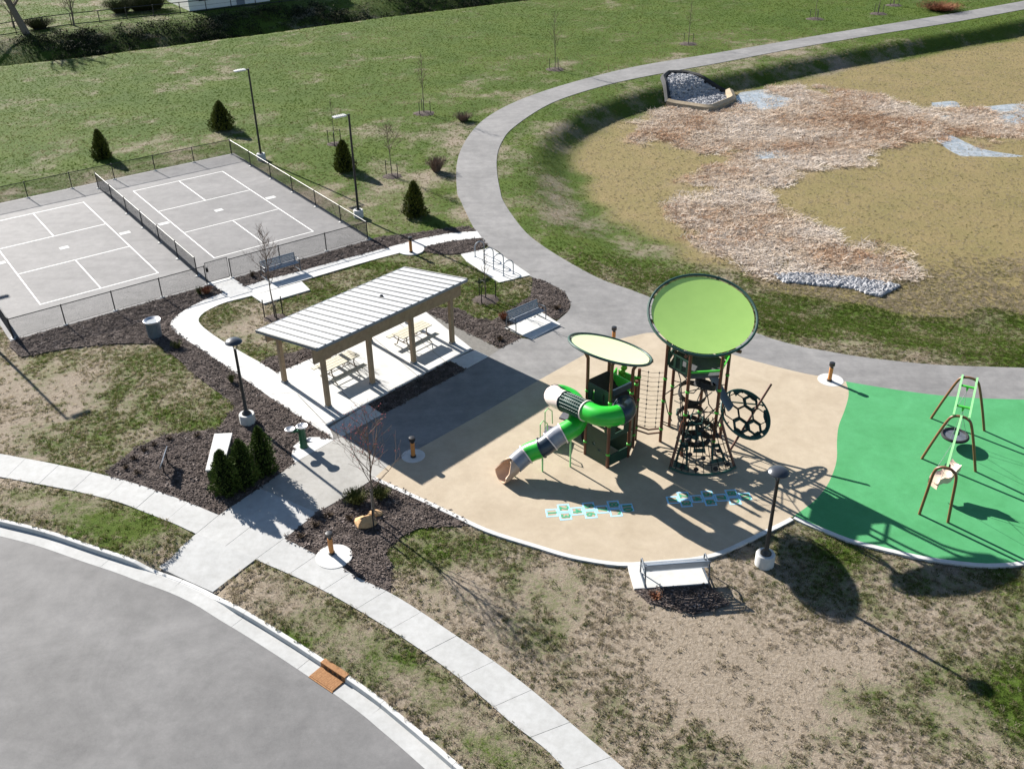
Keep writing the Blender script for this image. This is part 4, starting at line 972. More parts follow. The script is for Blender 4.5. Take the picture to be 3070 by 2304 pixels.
# grey curved chute inside, towards the wheel
mb = MB(); pts = spline([(7.3, 32.6, 3.4), (7.75, 32.35, 2.7), (8.05, 32.0, 2.2), (8.3, 31.5, 1.9)], 6); vs = []; fs = []
for p in pts:
    for k in range(7): a = -math.pi/2-1.1+2.2*k/6; vs.append(p+np.array([.30*math.cos(a)*.6, .30*math.cos(a)*.8, .18*math.sin(a)+.18]))
for i in range(len(pts)-1):
    for k in range(6): fs.append((i*7+k, i*7+k+1, i*7+8+k, i*7+7+k))
mb.add(vs, fs); mb.build('chute', M('slate_chute', (.09, .11, .13), (.13, .15, .17), 3, .4), play, True)
# front net: ropes fanning from the tower to a curved foot ring with knobs
foot = spline([(5.95, 30.32, .1), (6.45, 30.0, .08), (7.17, 29.88, .08), (7.95, 30.02, .08), (8.45, 30.32, .1)], 5)
mb = MB(); mb.tube(foot, .045, 8); mb.build('foot_ring', mTeal, play, True)
topl = [np.array([*lerp(HX[1], HX[2], t), 1.75]) for t in np.linspace(-.12, 1.12, len(foot))]
leanA = MB(); leanA.tube([foot[0]+(0, 0, -.1), (*lerp(foot[0][:2], HX[1], .4), .8), (*lerp(foot[0][:2], HX[1], .8), 1.75)], .055, 10); leanA.build('lean_post', mBrown, play, True)
leanB = MB(); leanB.tube([foot[-1]+(0, 0, -.1), (*lerp(foot[-1][:2], HX[2], .4), .8), (*lerp(foot[-1][:2], HX[2], .8), 1.75)], .055, 10); leanB.build('lean_post', mBrown, play, True)
for k in range(0, len(foot), 2): mb = MB(); mb.tube([foot[k], lerp(np.array(foot[k]), topl[k], .5)+(0, -.08, -.08), topl[k]], .016, 5); mb.build('net_rope', mRope, play)
for f in (.18, .36, .54, .72, .9): mb = MB(); mb.tube([lerp(np.array(p), q, f)+(0, -.08*(1-abs(2*f-1)), -.08*(1-abs(2*f-1))) for p, q in zip(foot, topl)], .016, 5); mb.build('net_rope', mRope, play)
for k, (i, f) in enumerate(((4, .1), (8, .1), (13, .1), (17, .12), (6, .36), (10, .30), (15, .4), (8, .56), (12, .6), (16, .66), (5, .62), (10, .8))):
    p = lerp(np.array(foot[i]), topl[i], f); mb = MB(); mb.ball((p[0], p[1]-.05, p[2]), .105, 10, 6, (1, .8, .8)); mb.build('grip_knob', mRubber, play, True)
for k, (i0, i1, f0, f1) in enumerate(((1, 6, .05, .55), (7, 11, .38, .75), (12, 17, .18, .52), (3, 9, .62, .95))):
    A = [lerp(np.array(foot[i]), topl[i], f) for i, f in ((i0, f0), (i1, f0), (i1-1, f1), (i0+1, f1))]
    c_ = sum(A)/4; mb = MB()
    for s in range(4):
        a, b = A[s], A[(s+1) % 4]; mb.add([a, b, lerp(b, c_, .42), lerp(a, c_, .42)], [(0, 1, 2, 3)])
    mb.build('net_plate', mDkGreen, play)
# tilted wheel climber on a leaning pole
WC = np.array([8.98, 31.78, 1.52]); wn = np.array([math.sin(.62)*math.cos(-.95), math.sin(.62)*math.sin(-.95), math.cos(.62)])
wh = MB(); wh.tube(ringpts(WC, wn, 1.06, 40), .038, 8, closed=True); wheel = wh.build('wheel_climber', mTeal, play, True)
a_ = np.cross(wn, (0, 0, 1.)); a_ /= np.linalg.norm(a_); b_ = np.cross(wn, a_)
def WP(u, v): return WC+a_*u+b_*v
hexes = [(0, 0)]+[(.62*math.cos(math.radians(30+60*k)), .62*math.sin(math.radians(30+60*k))) for k in range(6)]
for k, (u, v) in enumerate(hexes):
    pts = [WP(u+.335*math.cos(math.radians(60*j)), v+.335*math.sin(math.radians(60*j))) for j in range(6)]
    mb = MB(); mb.tube(pts, .024, 5, closed=True); mb.build('hex_rope', mRope, wheel)
    if k in (1, 2, 4):
        inn = [lerp(p, WP(u, v), .32) for p in pts]; mb = MB(); mb.add(pts+inn, [(j, (j+1) % 6, 6+(j+1) % 6, 6+j) for j in range(6)]); mb.build('hex_plate', mDkGreen, wheel)
for t0_, t1_ in ((20, 95), (100, 170), (200, 265)):
    A = [math.radians(x) for x in np.linspace(t0_, t1_, 8)]; mb = MB(); o_ = [WP(1.04*math.cos(x), 1.04*math.sin(x)) for x in A]; i_ = [WP((.86+.08*math.cos(6*x))*math.cos(x), (.86+.08*math.cos(6*x))*math.sin(x)) for x in A]
    mb.add(o_+i_, [(j, j+1, 8+j+1, 8+j) for j in range(7)]); mb.build('rim_plate', mDkGreen, wheel)
for k in range(6):
    t_ = math.radians(60*k); mb = MB(); mb.tube([WP(.92*math.cos(t_), .92*math.sin(t_)), WP(1.06*math.cos(t_), 1.06*math.sin(t_))], .022, 5); mb.build('hex_rope', mRope, wheel)
mb = MB(); mb.tube([(8.40, 31.42, -.05), (8.75, 31.65, .5), (10.03, 32.52, 2.42)], .05, 10); mb.build('lean_post', mBrown, play, True)
mb = MB(); mb.tube([WP(-1.06, 0), (*HX[3], 1.75)], .03, 8); mb.tube([WP(0, -1.06), (*HX[2], 1.0)], .03, 8); mb.build('brace', mTeal, play, True)
# cargo net between the towers
A0, A1 = np.array([4.90, 32.3]), np.array([5.78, 32.15])
for k in range(13):
    z = .75+.205*k; sag = .05; m_ = lerp(A0, A1, .5)
    mb = MB(); mb.tube([(*A0, z+.02), (*m_, z-sag), (*A1, z)], .0085, 4); mb.build('net_rope', mRope, play)
for x in (.34, .80):
    mb = MB(); mb.tube([(*lerp(A0, A1, x), .7), (*lerp(A0, A1, x), 3.25)], .007, 4); mb.build('net_rope', mRope, play)
    for k in range(13):
        if k % 4 == 3: continue
        mb = MB(); mb.ball((*lerp(A0, A1, x), .72+.205*k), .035, 7, 5); mb.build('net_knot', mRubber, play, True)
for z in (.42, .62): mb = MB(); mb.tube([(*Q4, z+.1), (*lerp(Q4, HX[0], .5), z-.06), (*HX[0], z+.05)], .035, 7); mb.build('foot_rail', mBrown, play, True)
# ------------------------------------------------------------------ swing set and its swings
feet = [((2010,905),(2126,932)), ((1990,992),(2107,1020)), ((1985,1112),(2047,1130))]
ar = [(P(*a), P(*b)) for a, b in feet]; mids = [(a+b)[:2]/2 for a, b in ar]
sw = thing('swing_set', 'swing set of three brown arches joined by pale green rails', 'swing set', (*mids[1], .046))
SH = 2.24
for k, (a, b) in enumerate(ar):
    m_ = (a+b)/2; top = .30; d = (b-a)[:2]; half = np.linalg.norm(d)/2; d = d/np.linalg.norm(d)
    tw = .42 if k < 2 else .36
    prof = [(-half, -.1), (-half, 0), (-lerp(half, tw, .5), SH*.46), (-tw, SH*.86), (-tw*.62, SH*.97), (0, SH), (tw*.62, SH*.97), (tw, SH*.86), (lerp(half, tw, .5), SH*.46), (half, 0), (half, -.1)]
    mb = MB(); mb.tube(spline([(m_[0]+d[0]*x, m_[1]+d[1]*x, z) for x, z in prof], 5), .052, 12); mb.build('arch', mBrownS, sw, True)
dA = (mids[1]-mids[0])/np.linalg.norm(mids[1]-mids[0]); nA = np.array([-dA[1], dA[0]])
for s in (-.27, .27): mb = MB(); mb.bar((*(mids[0]+nA*s-dA*.05), SH+.02), (*(mids[1]+nA*s+dA*.05), SH+.02), .07, .07); mb.build('rail', mPale, sw)
for f in (.24, .76):
    c_ = lerp(mids[0], mids[1], f); mb = MB(); mb.bar((*(c_+nA*.27), SH-.0), (*(c_-nA*.27), SH-.0), .09, .05); mb.tube([(*c_, SH-.02), (*c_, SH-.2)], [.06, .02], 8); mb.build('bracket', mLime, sw)
mb = MB(); mb.bar((*mids[1], SH+.02), (*mids[2], SH+.02), .075, .075); mb.build('rail', mPale, sw)
for f in (.3, .93):
    c_ = lerp(mids[1], mids[2], f); mb = MB(); mb.lathe([(.1, SH-.12), (.1, SH-.04)], (*c_, 0), 12); mb.build('bracket', mDkGreen, sw)
q = P(2063, 940, .45); t = thing('saucer_swing', 'round dark grey saucer swing hanging between two brown arches', 'saucer swing', (q[0], q[1], .45))
mb = MB(); mb.tube(ringpts((0, 0, 0), (0, 0, 1), .47, 32), .06, 8, closed=True); mb.build('rim', mRubber, t, True, True)
mb = MB(); mb.lathe([(.02, -.10), (.2, -.09), (.36, -.055), (.45, 0)], (0, 0, 0), 28); mb.build('bowl', M('grey_saucer', (.06, .07, .085), (.12, .13, .15), 5, .45), t, True, True)
for k in range(4):
    a = math.pi/4+k*math.pi/2; f = .24 if k in (0, 1) else .76
    hp = lerp(mids[0], mids[1], .24 if (math.cos(a)*dA[0]+math.sin(a)*dA[1]) < 0 else .76)-q[:2]
    mb = MB(); mb.tube([(.47*math.cos(a), .47*math.sin(a), 0), (hp[0], hp[1], SH-.2-.45)], .009, 5); mb.build('chain', mSteel, t, True, True)
q = P(2037, 1036, .62); ua = P(2065, 1017, .8)-P(2010, 1047, .5); ua[2] = 0; ua /= np.linalg.norm(ua); va = np.array([-ua[1], ua[0], 0]); t = thing('moulded_swing', 'tan moulded bucket swing seat with harness bar under a green rail', 'swing seat', (q[0], q[1], .62))
mb = MB(); prof = [(-.55, -.20), (-.46, .02), (-.26, .06), (-.06, -.02), (.12, .0), (.34, .28), (.56, .46)]; vs = []; fs = []
for z_ in (0, .035):
    for x, h in prof:
        for s in (-.25, -.14, .14, .25): vs.append(ua*x*.85+va*s*(1-.2*abs(x))+np.array([0, 0, h*.85+z_*4+abs(s)*(.55 if z_ else .1)]))
for L_ in (0, 28):
    for i in range(6):
        for k in range(3): f_ = (L_+i*4+k, L_+i*4+k+1, L_+i*4+5+k, L_+i*4+4+k); fs.append(f_ if L_ else f_[::-1])
for i in range(6):
    for k in (0, 3): fs.append((i*4+k, i*4+4+k, 28+i*4+4+k, 28+i*4+k))
mb.add(vs, fs); mb.build('seat', mSwingSeat, t, True, True)
mb = MB(); mb.tube([ua*.05+va*.22+(0, 0, .05), ua*.18+va*.2+(0, 0, .36), ua*.22+(0, 0, .42), ua*.18-va*.2+(0, 0, .36), ua*.05-va*.22+(0, 0, .1)], .022, 7); mb.build('harness_bar', mDkGreen, t, True, True)
for s in (-1, 1):
    for x in (.42, -.40):
        hp = lerp(mids[1], mids[2], .30 if s > 0 else .93)-q[:2]; hp = lerp(mids[1], mids[2], .42 if s > 0 else .80)-q[:2]
        mb = MB(); mb.tube([tuple(ua*x+va*.2*s+np.array([0, 0, .1 if x < 0 else .35])), (hp[0], hp[1], SH-.1-.62)], .008, 5); mb.build('chain', mSteel, t, True, True)
# ------------------------------------------------------------------ hopscotch markings
def text_mesh(ch, size):
    cu_ = bpy.data.curves.new('t', 'FONT'); cu_.body = ch; cu_.size = size; cu_.align_x = 'CENTER'; cu_.align_y = 'CENTER'; cu_.offset = .012
    o = bpy.data.objects.new('t', cu_); COL.objects.link(o); dg = bpy.context.evaluated_depsgraph_get(); m = o.evaluated_get(dg).to_mesh()
    vs = [tuple(v.co) for v in m.vertices]; fs = [tuple(p.vertices) for p in m.polygons]
    bpy.data.objects.remove(o); bpy.data.curves.remove(cu_); return vs, fs
def hopscotch(a, b, label):
    A, B = P(*a)[:2], P(*b)[:2]; d = (B-A)/np.linalg.norm(B-A); n = np.array([-d[1], d[0]]); L = np.linalg.norm(B-A); c = L/7.2
    t = thing('hopscotch_marking', label, 'hopscotch', (*A, .0425))
    def cell(x, y, w, h, ch):
        mb = MB(); lw = .06
        for (x0, y0, x1, y1) in ((x, y, x+w, y+lw), (x, y+h-lw, x+w, y+h), (x, y+lw, x+lw, y+h-lw), (x+w-lw, y+lw, x+w, y+h-lw)):
            mb.add([(*(A+d*u+n*v), .0465) for u, v in ((x0, y0), (x1, y0), (x1, y1), (x0, y1))], [(0, 1, 2, 3)])
        o = mb.build('square', mHopW, t)
        vs, fs = text_mesh(ch, c*1.05); mb = MB(); cc_ = A+d*(x+w/2)+n*(y+h/2)
        mb.add([(*(cc_+d*v[1]-n*v[0]), .0475) for v in vs], fs); mb.build('number', mHopG, o)
    x = 0
    for it in ('1', '23', '4', '56', '7', '89', '10'):
        if len(it) == 2 and it != '10':
            cell(x, .0, c, c*1.02, it[0]); cell(x, -c*1.02-.0, c, c*1.0, it[1])
        else: cell(x, -c*.5, c, c, it)
        x += c*1.03
hopscotch((1179, 1110), (1368, 1097), 'pale blue hopscotch squares half in sunlight beside the slide shadow')
hopscotch((1440, 1082), (1622, 1073), 'pale blue hopscotch squares in the shade of the big tower')
# ------------------------------------------------------------------ trees and plants
def bare_tree(base, hgt, label, seed, lean=(0, 0), trunk_r=.035, spread=.32, stakes=3, ring=.55, levels=3, group='young bare trees', buds=False, start=.38, name='bare_tree', cat='tree', nb=16, mat=mTwig):
    rnd = random.Random(seed); bz = GZ(base[0], base[1]) if ring else base[2]
    t = thing(name, label, cat, (base[0], base[1], bz), group=group)
    top = np.array([lean[0], lean[1], hgt]); tr = MB()
    tp = [top*f+np.array([rnd.uniform(-.02, .02)*hgt*.3, rnd.uniform(-.02, .02)*hgt*.3, 0])*(0 < f < 1) for f in np.linspace(0, 1, 7)]
    tp[0] = np.array([0, 0, -.08]); tr.tube(tp, [trunk_r*(1-.8*f) for f in np.linspace(0, 1, 7)], 7); trunk = tr.build('trunk', mBark, t, True, True)
    cr = MB(); bd = MB()
    def branch(p, d, L, r, lv):
        pts = [p]; q = p.copy(); dd = d.copy()
        for k in range(4):
            dd = dd+np.array([rnd.uniform(-.16, .16), rnd.uniform(-.16, .16), .07]); dd /= np.linalg.norm(dd); q = q+dd*L/4; pts.append(q)
        cr.tube(pts, [max(.0045, r*(1-.7*k/4)) for k in range(5)], 4 if lv else 5)
        if buds:
            for _ in range(1 if rnd.random() < .4 else 0):
                c = pts[rnd.randint(2, 4)]+np.array([rnd.uniform(-.03, .03) for _ in range(3)]); bd.box(c, (.024, .024, .024))
        if lv < levels-1:
            for k in range(rnd.randint(3, 5)):
                i = rnd.randint(1, 4); a = rnd.uniform(0, 6.28); e = dd*.7+np.array([math.cos(a), math.sin(a), .25])*.75; e /= np.linalg.norm(e)
                branch(pts[i], e, L*rnd.uniform(.4, .62), max(.005, r*.5), lv+1)
    for k in range(nb):
        f = start+(1-start)*(k+rnd.random()*.6)/nb; i = f*6; j = min(int(i), 5); p = tp[j]+(tp[j+1]-tp[j])*(i-j)
        a = k*2.4+rnd.uniform(-.4, .4); L = hgt*spread*(1.05-.75*(f-start)/(1-start)); d = np.array([math.cos(a)*.62, math.sin(a)*.62, .8]); d /= np.linalg.norm(d)
        branch(p, d, L, trunk_r*.38, 0)
    c = cr.build('crown', mat, t, False, True)
    if buds: bd.build('buds', mBud, c, False, True)
    for k in range(stakes):
        a = seed*1.3+2*math.pi*k/max(stakes, 1); x, y = .52*math.cos(a), .52*math.sin(a)
        mb = MB(); mb.box((x, y, .45), (.045, .045, 1.1)); mb.build('stake', mFence, t, local=True)
        mb = MB(); mb.tube([(x, y, .92), (0, 0, 1.0)], .006, 4); mb.build('guy_strap', mFence, t, local=True)
    if ring:
        mb = MB(); n = 22; rr = [ring*(1+.12*math.sin(3*i+seed)+.08*math.sin(7*i)) for i in range(n)]
        mb.add([(base[0], base[1], bz+.10)]+[(base[0]+.55*r*math.cos(2*math.pi*i/n), base[1]+.55*r*math.sin(2*math.pi*i/n), bz+.09) for i, r in enumerate(rr)]+[(base[0]+r*math.cos(2*math.pi*i/n), base[1]+r*math.sin(2*math.pi*i/n), bz-.03) for i, r in enumerate(rr)],
               [(0, 1+i, 1+(i+1) % n) for i in range(n)]+[(1+i, 1+n+i, 1+n+(i+1) % n, 1+(i+1) % n) for i in range(n)])
        tag(mb.build('mulch_ring', mMulch, None, True), kind='structure')
    return t
def ev(p): return P(*p)
def flat(p): q = P(*p); return (q[0], q[1], .016)
bare_tree(flat((807, 1127)), 3.95, 'slender bare tree with reddish buds in the front mulch bed', 11, (.12, .2), .045, .50, 2, 0, 3, buds=True, start=.34, nb=15)
bare_tree(P(594, 686), 4.6, 'bare young tree between the pavilion roof and the walkway bench', 12, (0, 0), .042, .28, 3, .6, 3)
bare_tree(P(1049, 646), 3.0, 'thin bare young tree staked beside the pale bike rack pad', 13, (0, 0), .035, .16, 3, .75, 2, nb=9)
bare_tree(P(847, 380), 3.4, 'bare young tree with a bushy crown on the lawn beside the trail bend', 14, (-.1, 0), .035, .34, 2, .7, 3)
bare_tree(P(723, 311), 3.3, 'thin bare young tree behind the nearer court light pole', 15, (0, 0), .028, .18, 3, .6, 2, nb=9)
bare_tree(P(916, 245), 4.5, 'tall thin bare young tree with a mulch ring in the green field', 16, (0, .1), .04, .24, 3, .9, 2)
bare_tree(P(1199, 150), 4.8, 'tall thin bare young tree in the field above the trail curve', 17, (-.1, 0), .04, .24, 3, .9, 2)
bare_tree(P(1487, 95), 4.3, 'tall thin bare young tree in the field above the stone outlet', 18, (0, 0), .04, .16, 3, .95, 2, nb=10)
for k, p in enumerate(((1760, 41), (1897, 30), (1931, 12))):
    bare_tree(P(*p), 4.4, ('first thin staked tree along the far trail past the stone outlet', 'second thin staked tree along the far trail past the stone outlet', 'third thin staked tree, nearest the brown brush heap')[k], 20+k, (0, 0), .04, .18, 3, 1.0, 2, nb=9, group='far staked trees beside the trail')
def evergreen(base, hgt, rad, label, seed, mat=mEver, shape='cone', n=2600, group=None, leaf=.07):
    rnd = np.random.default_rng(seed); t = thing('evergreen_shrub', label, 'shrub', base, group=group)
    def prof(f): return (rad*(1-f)**.75*(.72+.28*np.sin(np.clip(f*7, 0, 1.57)))) if shape == 'cone' else rad*np.sin(np.pi*np.clip(.10+.9*f, 0, 1)**.62)**.8
    mb = MB(); mb.tube([(0, 0, -.05), (0, 0, hgt*.6)], .035, 6); mb.build('trunk', mBark, t, True, True)
    fs_ = np.linspace(.03, .97, 9); core = MB(); core.lathe([(max(.01, float(prof(f))*.72), f*hgt) for f in fs_], (0, 0, 0), 10); core.build('light_block_core', mEvCore, t, True, True)  # dark core added inside the crown to block light
    f = rnd.random(n)**1.1; a = rnd.random(n)*2*np.pi
    lump = 1+.20*np.sin(3*a+7*f+seed*2)+.16*np.sin(7*a-15*f+seed)+.10*np.sin(13*a+31*f)
    r = prof(f)*lump*(.66+.46*rnd.random(n)**.7); c = np.stack([r*np.cos(a), r*np.sin(a), f*hgt], 1)
    out = np.stack([np.cos(a), np.sin(a), np.full(n, .9)], 1)+rnd.normal(0, .35, (n, 3)); out /= np.linalg.norm(out, axis=1)[:, None]
    sd_ = np.cross(out, rnd.normal(0, 1, (n, 3))); sd_ /= np.linalg.norm(sd_, axis=1)[:, None]
    s = leaf*(.6+.8*rnd.random(n))[:, None]
    v = np.stack([c-sd_*s*.45, c+sd_*s*.45, c+out*s*1.6], 1).reshape(-1, 3)
    me = bpy.data.meshes.new('crown'); me.from_pydata(v.tolist(), [], [(3*i, 3*i+1, 3*i+2) for i in range(n)]); me.materials.append(mat); o = bpy.data.objects.new('crown', me); COL.objects.link(o); o.parent = t
    return t
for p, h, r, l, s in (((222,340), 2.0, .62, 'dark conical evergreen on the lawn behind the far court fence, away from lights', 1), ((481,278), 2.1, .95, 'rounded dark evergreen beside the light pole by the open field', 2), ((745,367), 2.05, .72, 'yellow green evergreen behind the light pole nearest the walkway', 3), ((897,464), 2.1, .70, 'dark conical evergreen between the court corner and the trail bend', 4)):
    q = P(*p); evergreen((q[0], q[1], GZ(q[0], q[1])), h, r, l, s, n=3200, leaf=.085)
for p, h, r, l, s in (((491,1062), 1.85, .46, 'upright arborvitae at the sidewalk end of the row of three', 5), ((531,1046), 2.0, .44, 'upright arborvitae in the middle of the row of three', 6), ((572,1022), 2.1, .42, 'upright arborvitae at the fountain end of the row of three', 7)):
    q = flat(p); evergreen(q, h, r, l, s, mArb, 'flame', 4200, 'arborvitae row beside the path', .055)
def twig_plant(q, r, h, label, mat, seed, name='low_plant', cat='plant', n=60, group=None):
    rnd = random.Random(seed); mb = MB()
    for k in range(n):
        a = rnd.uniform(0, 6.28); e = r*math.sqrt(rnd.random()); hh = h*rnd.uniform(.5, 1.)
        x0, y0 = .3*e*math.cos(a), .3*e*math.sin(a); x1, y1 = e*math.cos(a), e*math.sin(a); b = a+1.57; w = .012+.02*rnd.random()
        mb.add([(x0-w*math.cos(b), y0-w*math.sin(b), -.01), (x0+w*math.cos(b), y0+w*math.sin(b), -.01), (x1, y1, hh)], [(0, 1, 2)])
        mb.add([(x1, y1, hh*.8), (x1+rnd.uniform(-.05, .05), y1+rnd.uniform(-.05, .05), hh*.95), (x1+rnd.uniform(-.05, .05), y1+rnd.uniform(-.05, .05), hh*.7)], [(0, 1, 2)])
    o = mb.build(name, mat); o.location = tuple(q); return tag(o, label, cat, group)
cz = lambda c, r: 0.2502*c
for k, (x, y) in enumerate(((1465,915),(1330,970),(1250,1015),(1160,1085),(1085,1165),(1190,1215),(1700,890))):
    twig_plant(flat((.2502*x, 720.5+.2502*y)), .16, .16, ['first small dark plant along the lawn edge from the monument wall', 'second small dark plant along the lawn edge from the monument wall', 'third small dark plant along the lawn edge from the monument wall', 'fourth small dark plant along the lawn edge from the monument wall', 'fifth small dark plant along the lawn edge, nearest the bed tip', 'small dark plant between the low sign and the sidewalk', 'small dark plant close beside the monument wall end'][k], mDryShrub, k, group='small plants around the low sign')
for k, (x, y) in enumerate(((1110,430),(1000,510),(870,610),(1290,450))):
    twig_plant(flat((432.3+.2502*x, 1008.7+.2502*y)), .2, .18, ['small dark plant at the path edge nearest the olive shrubs', 'small dark plant midway along the path edge of the front bed', 'small dark plant at the corner of path and sidewalk', 'small dark plant between the boulder and the path edge plants'][k], mDryShrub, 20+k, group='small plants along the path')
twig_plant(flat((770, 1085)), .5, .5, 'olive leafy shrub behind the slender front tree, on the path side', mOlive, 31, 'leafy_shrub', 'shrub', 420)
twig_plant(flat((822, 1075)), .45, .45, 'olive leafy shrub behind the slender front tree, on the play surface side', mOlive, 32, 'leafy_shrub', 'shrub', 380)
twig_plant(flat((447, 634)), .34, .4, 'russet shrub in the mulch beside the court gate', mRedShrub, 33, 'russet_shrub', 'shrub', 200)
twig_plant(flat((432, 636)), .2, .45, 'thin olive plant in the mulch beside the court gate', mOlive, 34, n=70)
twig_plant(flat((383, 752)), .3, .4, 'olive plant in the mulch beside the trash can shadow', mOlive, 35, n=110)
twig_plant(flat((501, 826)), .2, .45, 'small olive plant in mulch behind the pavilion lamp post', mOlive, 36, n=80)
twig_plant(flat((1088, 690)), .28, .4, 'russet shrub at the end of the trail bench', mRedShrub, 37, 'russet_shrub', 'shrub', 160)
twig_plant(flat((1080, 735)), .22, .22, 'small dark plant in mulch beside the pavilion slab corner', mDryShrub, 38, n=80)
twig_plant(flat((1203, 668)), .25, .25, 'small dark plant in the rounded end of the mulch bed', mDryShrub, 39, n=80)
twig_plant(flat((545, 598)), .2, .35, 'small dark plant in the mulch below the court fence', mDryShrub, 40, n=60)
twig_plant(flat((1415, 1290)), .25, .2, 'small russet plant behind the lawn bench', mRedShrub, 41, n=60)
q = P(943, 369); twig_plant((q[0], q[1], GZ(q[0], q[1])), .75, 1.1, 'bare grey twiggy shrub on the lawn beside the trail bend', mTwig, 42, 'twiggy_shrub', 'shrub', 420)
q = P(1001, 260); twig_plant((q[0], q[1], GZ(q[0], q[1])), .8, .7, 'low bare twiggy shrub between the field tree and the trail', mTwig, 43, 'twiggy_shrub', 'shrub', 420)
q = P(2030, 22); twig_plant((q[0], q[1], GZ(q[0], q[1])), 2.6, .8, 'heap of brown brush at the far edge of the trail', mRedShrub, 44, 'brush_pile', 'brush pile', 1500)
def boulder(q, r, label, seed, sq):
    random.seed(seed); mb = MB(); mb.ball((0, 0, r*.35*sq[2]), r, 9, 6, sq, .16); o = mb.build('boulder', mBoulder, None, True); o.location = tuple(q); tag(o, label, 'boulder')
boulder(flat((790, 1134)), .36, 'orange sandstone boulder at the foot of the slender front tree', 5, (1.1, .8, .75))
boulder(flat((812, 1112)), .22, 'small brown boulder behind the slender front tree', 6, (1.2, .8, .6))
random.seed(9)
# ------------------------------------------------------------------ basin: stones, pools
def terr_poly(lst):
    return np.array([PT(a, b)[:2] for a, b in lst])
def stones(poly, r0, r1, n, label, name):
    lo, hi = poly.min(0), poly.max(0); pts = lo+(hi-lo)*rng.random((n*3, 2)); pts = pts[inside(pts, poly)][:n]; zz = height(pts); mb = MB()
    for (x, y), z in zip(pts, zz): r = random.uniform(r0, r1); mb.ball((x, y, z+r*.35), r, 5, 4, (random.uniform(.8, 1.3), random.uniform(.8, 1.2), random.uniform(.6, .9)), .22)
    return tag(mb.build(name, mStone), label, 'stones', kind='stuff')
rp1, rp2 = terr_poly(riprap1), terr_poly(riprap2)
c1 = rp1.mean(0)
per = resample(np.vstack([rp1, rp1[:1]]), .5)[:-1]; NP = len(per); NR = 12; rg = np.vstack([c1+(per-c1)*(k/NR) for k in range(1, NR+1)]); zz_ = height(rg)+.035; mb = MB()
mb.add([(*c1, GZ(*c1)+.035)]+[(*p, z) for p, z in zip(rg, zz_)], [(0, 1+i, 1+(i+1) % NP) for i in range(NP)]+[(1+k*NP+i, 1+(k+1)*NP+i, 1+(k+1)*NP+(i+1) % NP, 1+k*NP+(i+1) % NP) for k in range(NR-1) for i in range(NP)])
tag(mb.build('outlet_bed', mGeo, None, True), kind='structure')
stones(c1+(rp1-c1)*.88, .09, .19, 1700, 'pale angular stones lining the fan shaped drain outlet', 'outlet_stones')
t = thing('outlet_rim', 'dark liner edge and beige silt rim around the stone drain outlet', 'outlet rim', (*rp1[0], GZ(*rp1[0])))
for ids, mat_, nm in (([8, 0, 1, 2, 3, 4], mGeo, 'liner_edge'), ([4, 5, 6, 7, 8], mSilt, 'silt_edge')):
    mb = MB(); mb.tube([(*p, GZ(*p)+.08) for p in resample(rp1[ids], .6)], .26 if mat_ is mGeo else .42, 7); mb.build(nm, mat_, t, True)
stones(rp2, .07, .16, 1300, 'pale loose stones at the foot of the grassy basin bank', 'bank_stones')
pools = []
for poly in ([(1612,200),(1660,195),(1716,205),(1700,226),(1655,240),(1625,232),(1600,215)], [(1628,322),(1670,318),(1700,330),(1680,345),(1640,350)], [(2020,222),(2060,220),(2066,238),(2040,258),(2022,245)], [(2040,286),(2070,296),(2120,318),(2190,330),(2210,338),(2150,346),(2085,330),(2046,305)], [(2130,232),(2200,226),(2230,240),(2225,262),(2180,268),(2150,250)]):
    q = spline(list(PP(poly, -.95))+[PP(poly, -.95)[0]], 4)[:-1]
    c_ = q.mean(0); f_ = float(sst((c_[1]-50)/28)); sheet('pool_water', c_+(q-c_)*1.3, -1.5, -.867-.25*f_, mWater); pools.append(q)
# ------------------------------------------------------------------ far edge: fence, tree, houses
fl = [P(0, 79), P(68, 67), P(163, 54), P(300, 39), P(456, 23), P(600, 6)]
fl = extend(np.array([p[:2] for p in fl]), 25, 30); fr_ = resample(fl, 3.)
t = thing('field_fence', 'long dark wire fence beyond the overgrown ditch', 'fence', (*fr_[0], 0))
for q in fr_: mb = MB(); z = GZ(*q); mb.tube([(*q, z-.1), (*q, z+1.3)], .05, 6); mb.build('post', mFence, t)
for h, r in ((1.25, .045), (.12, .05), (.7, .012)): mb = MB(); mb.tube([(*q, GZ(*q)+h) for q in fr_], r, 5); mb.build('rail', mFence, t)
q = P(58, 73); bare_tree((q[0], q[1], GZ(q[0], q[1])), 11, 'large leaning bare tree beyond the ditch at the field fence', 51, (-4.5, 2), .42, .42, 0, 0, 3, group=None, start=.2, nb=16, mat=mBark)
q = P(160, 55); bare_tree((q[0], q[1], GZ(q[0], q[1])), 4, 'small bare tree standing at the field fence', 52, (.2, 0), .12, .5, 0, 0, 3, group=None, start=.2, nb=12, mat=mBark)
q = P(30, 60); bare_tree((q[0], q[1], GZ(q[0], q[1])), 5, 'small bare tree beside the large leaning tree', 53, (.2, 0), .1, .5, 0, 0, 3, group=None, start=.15, nb=12, mat=mBark)
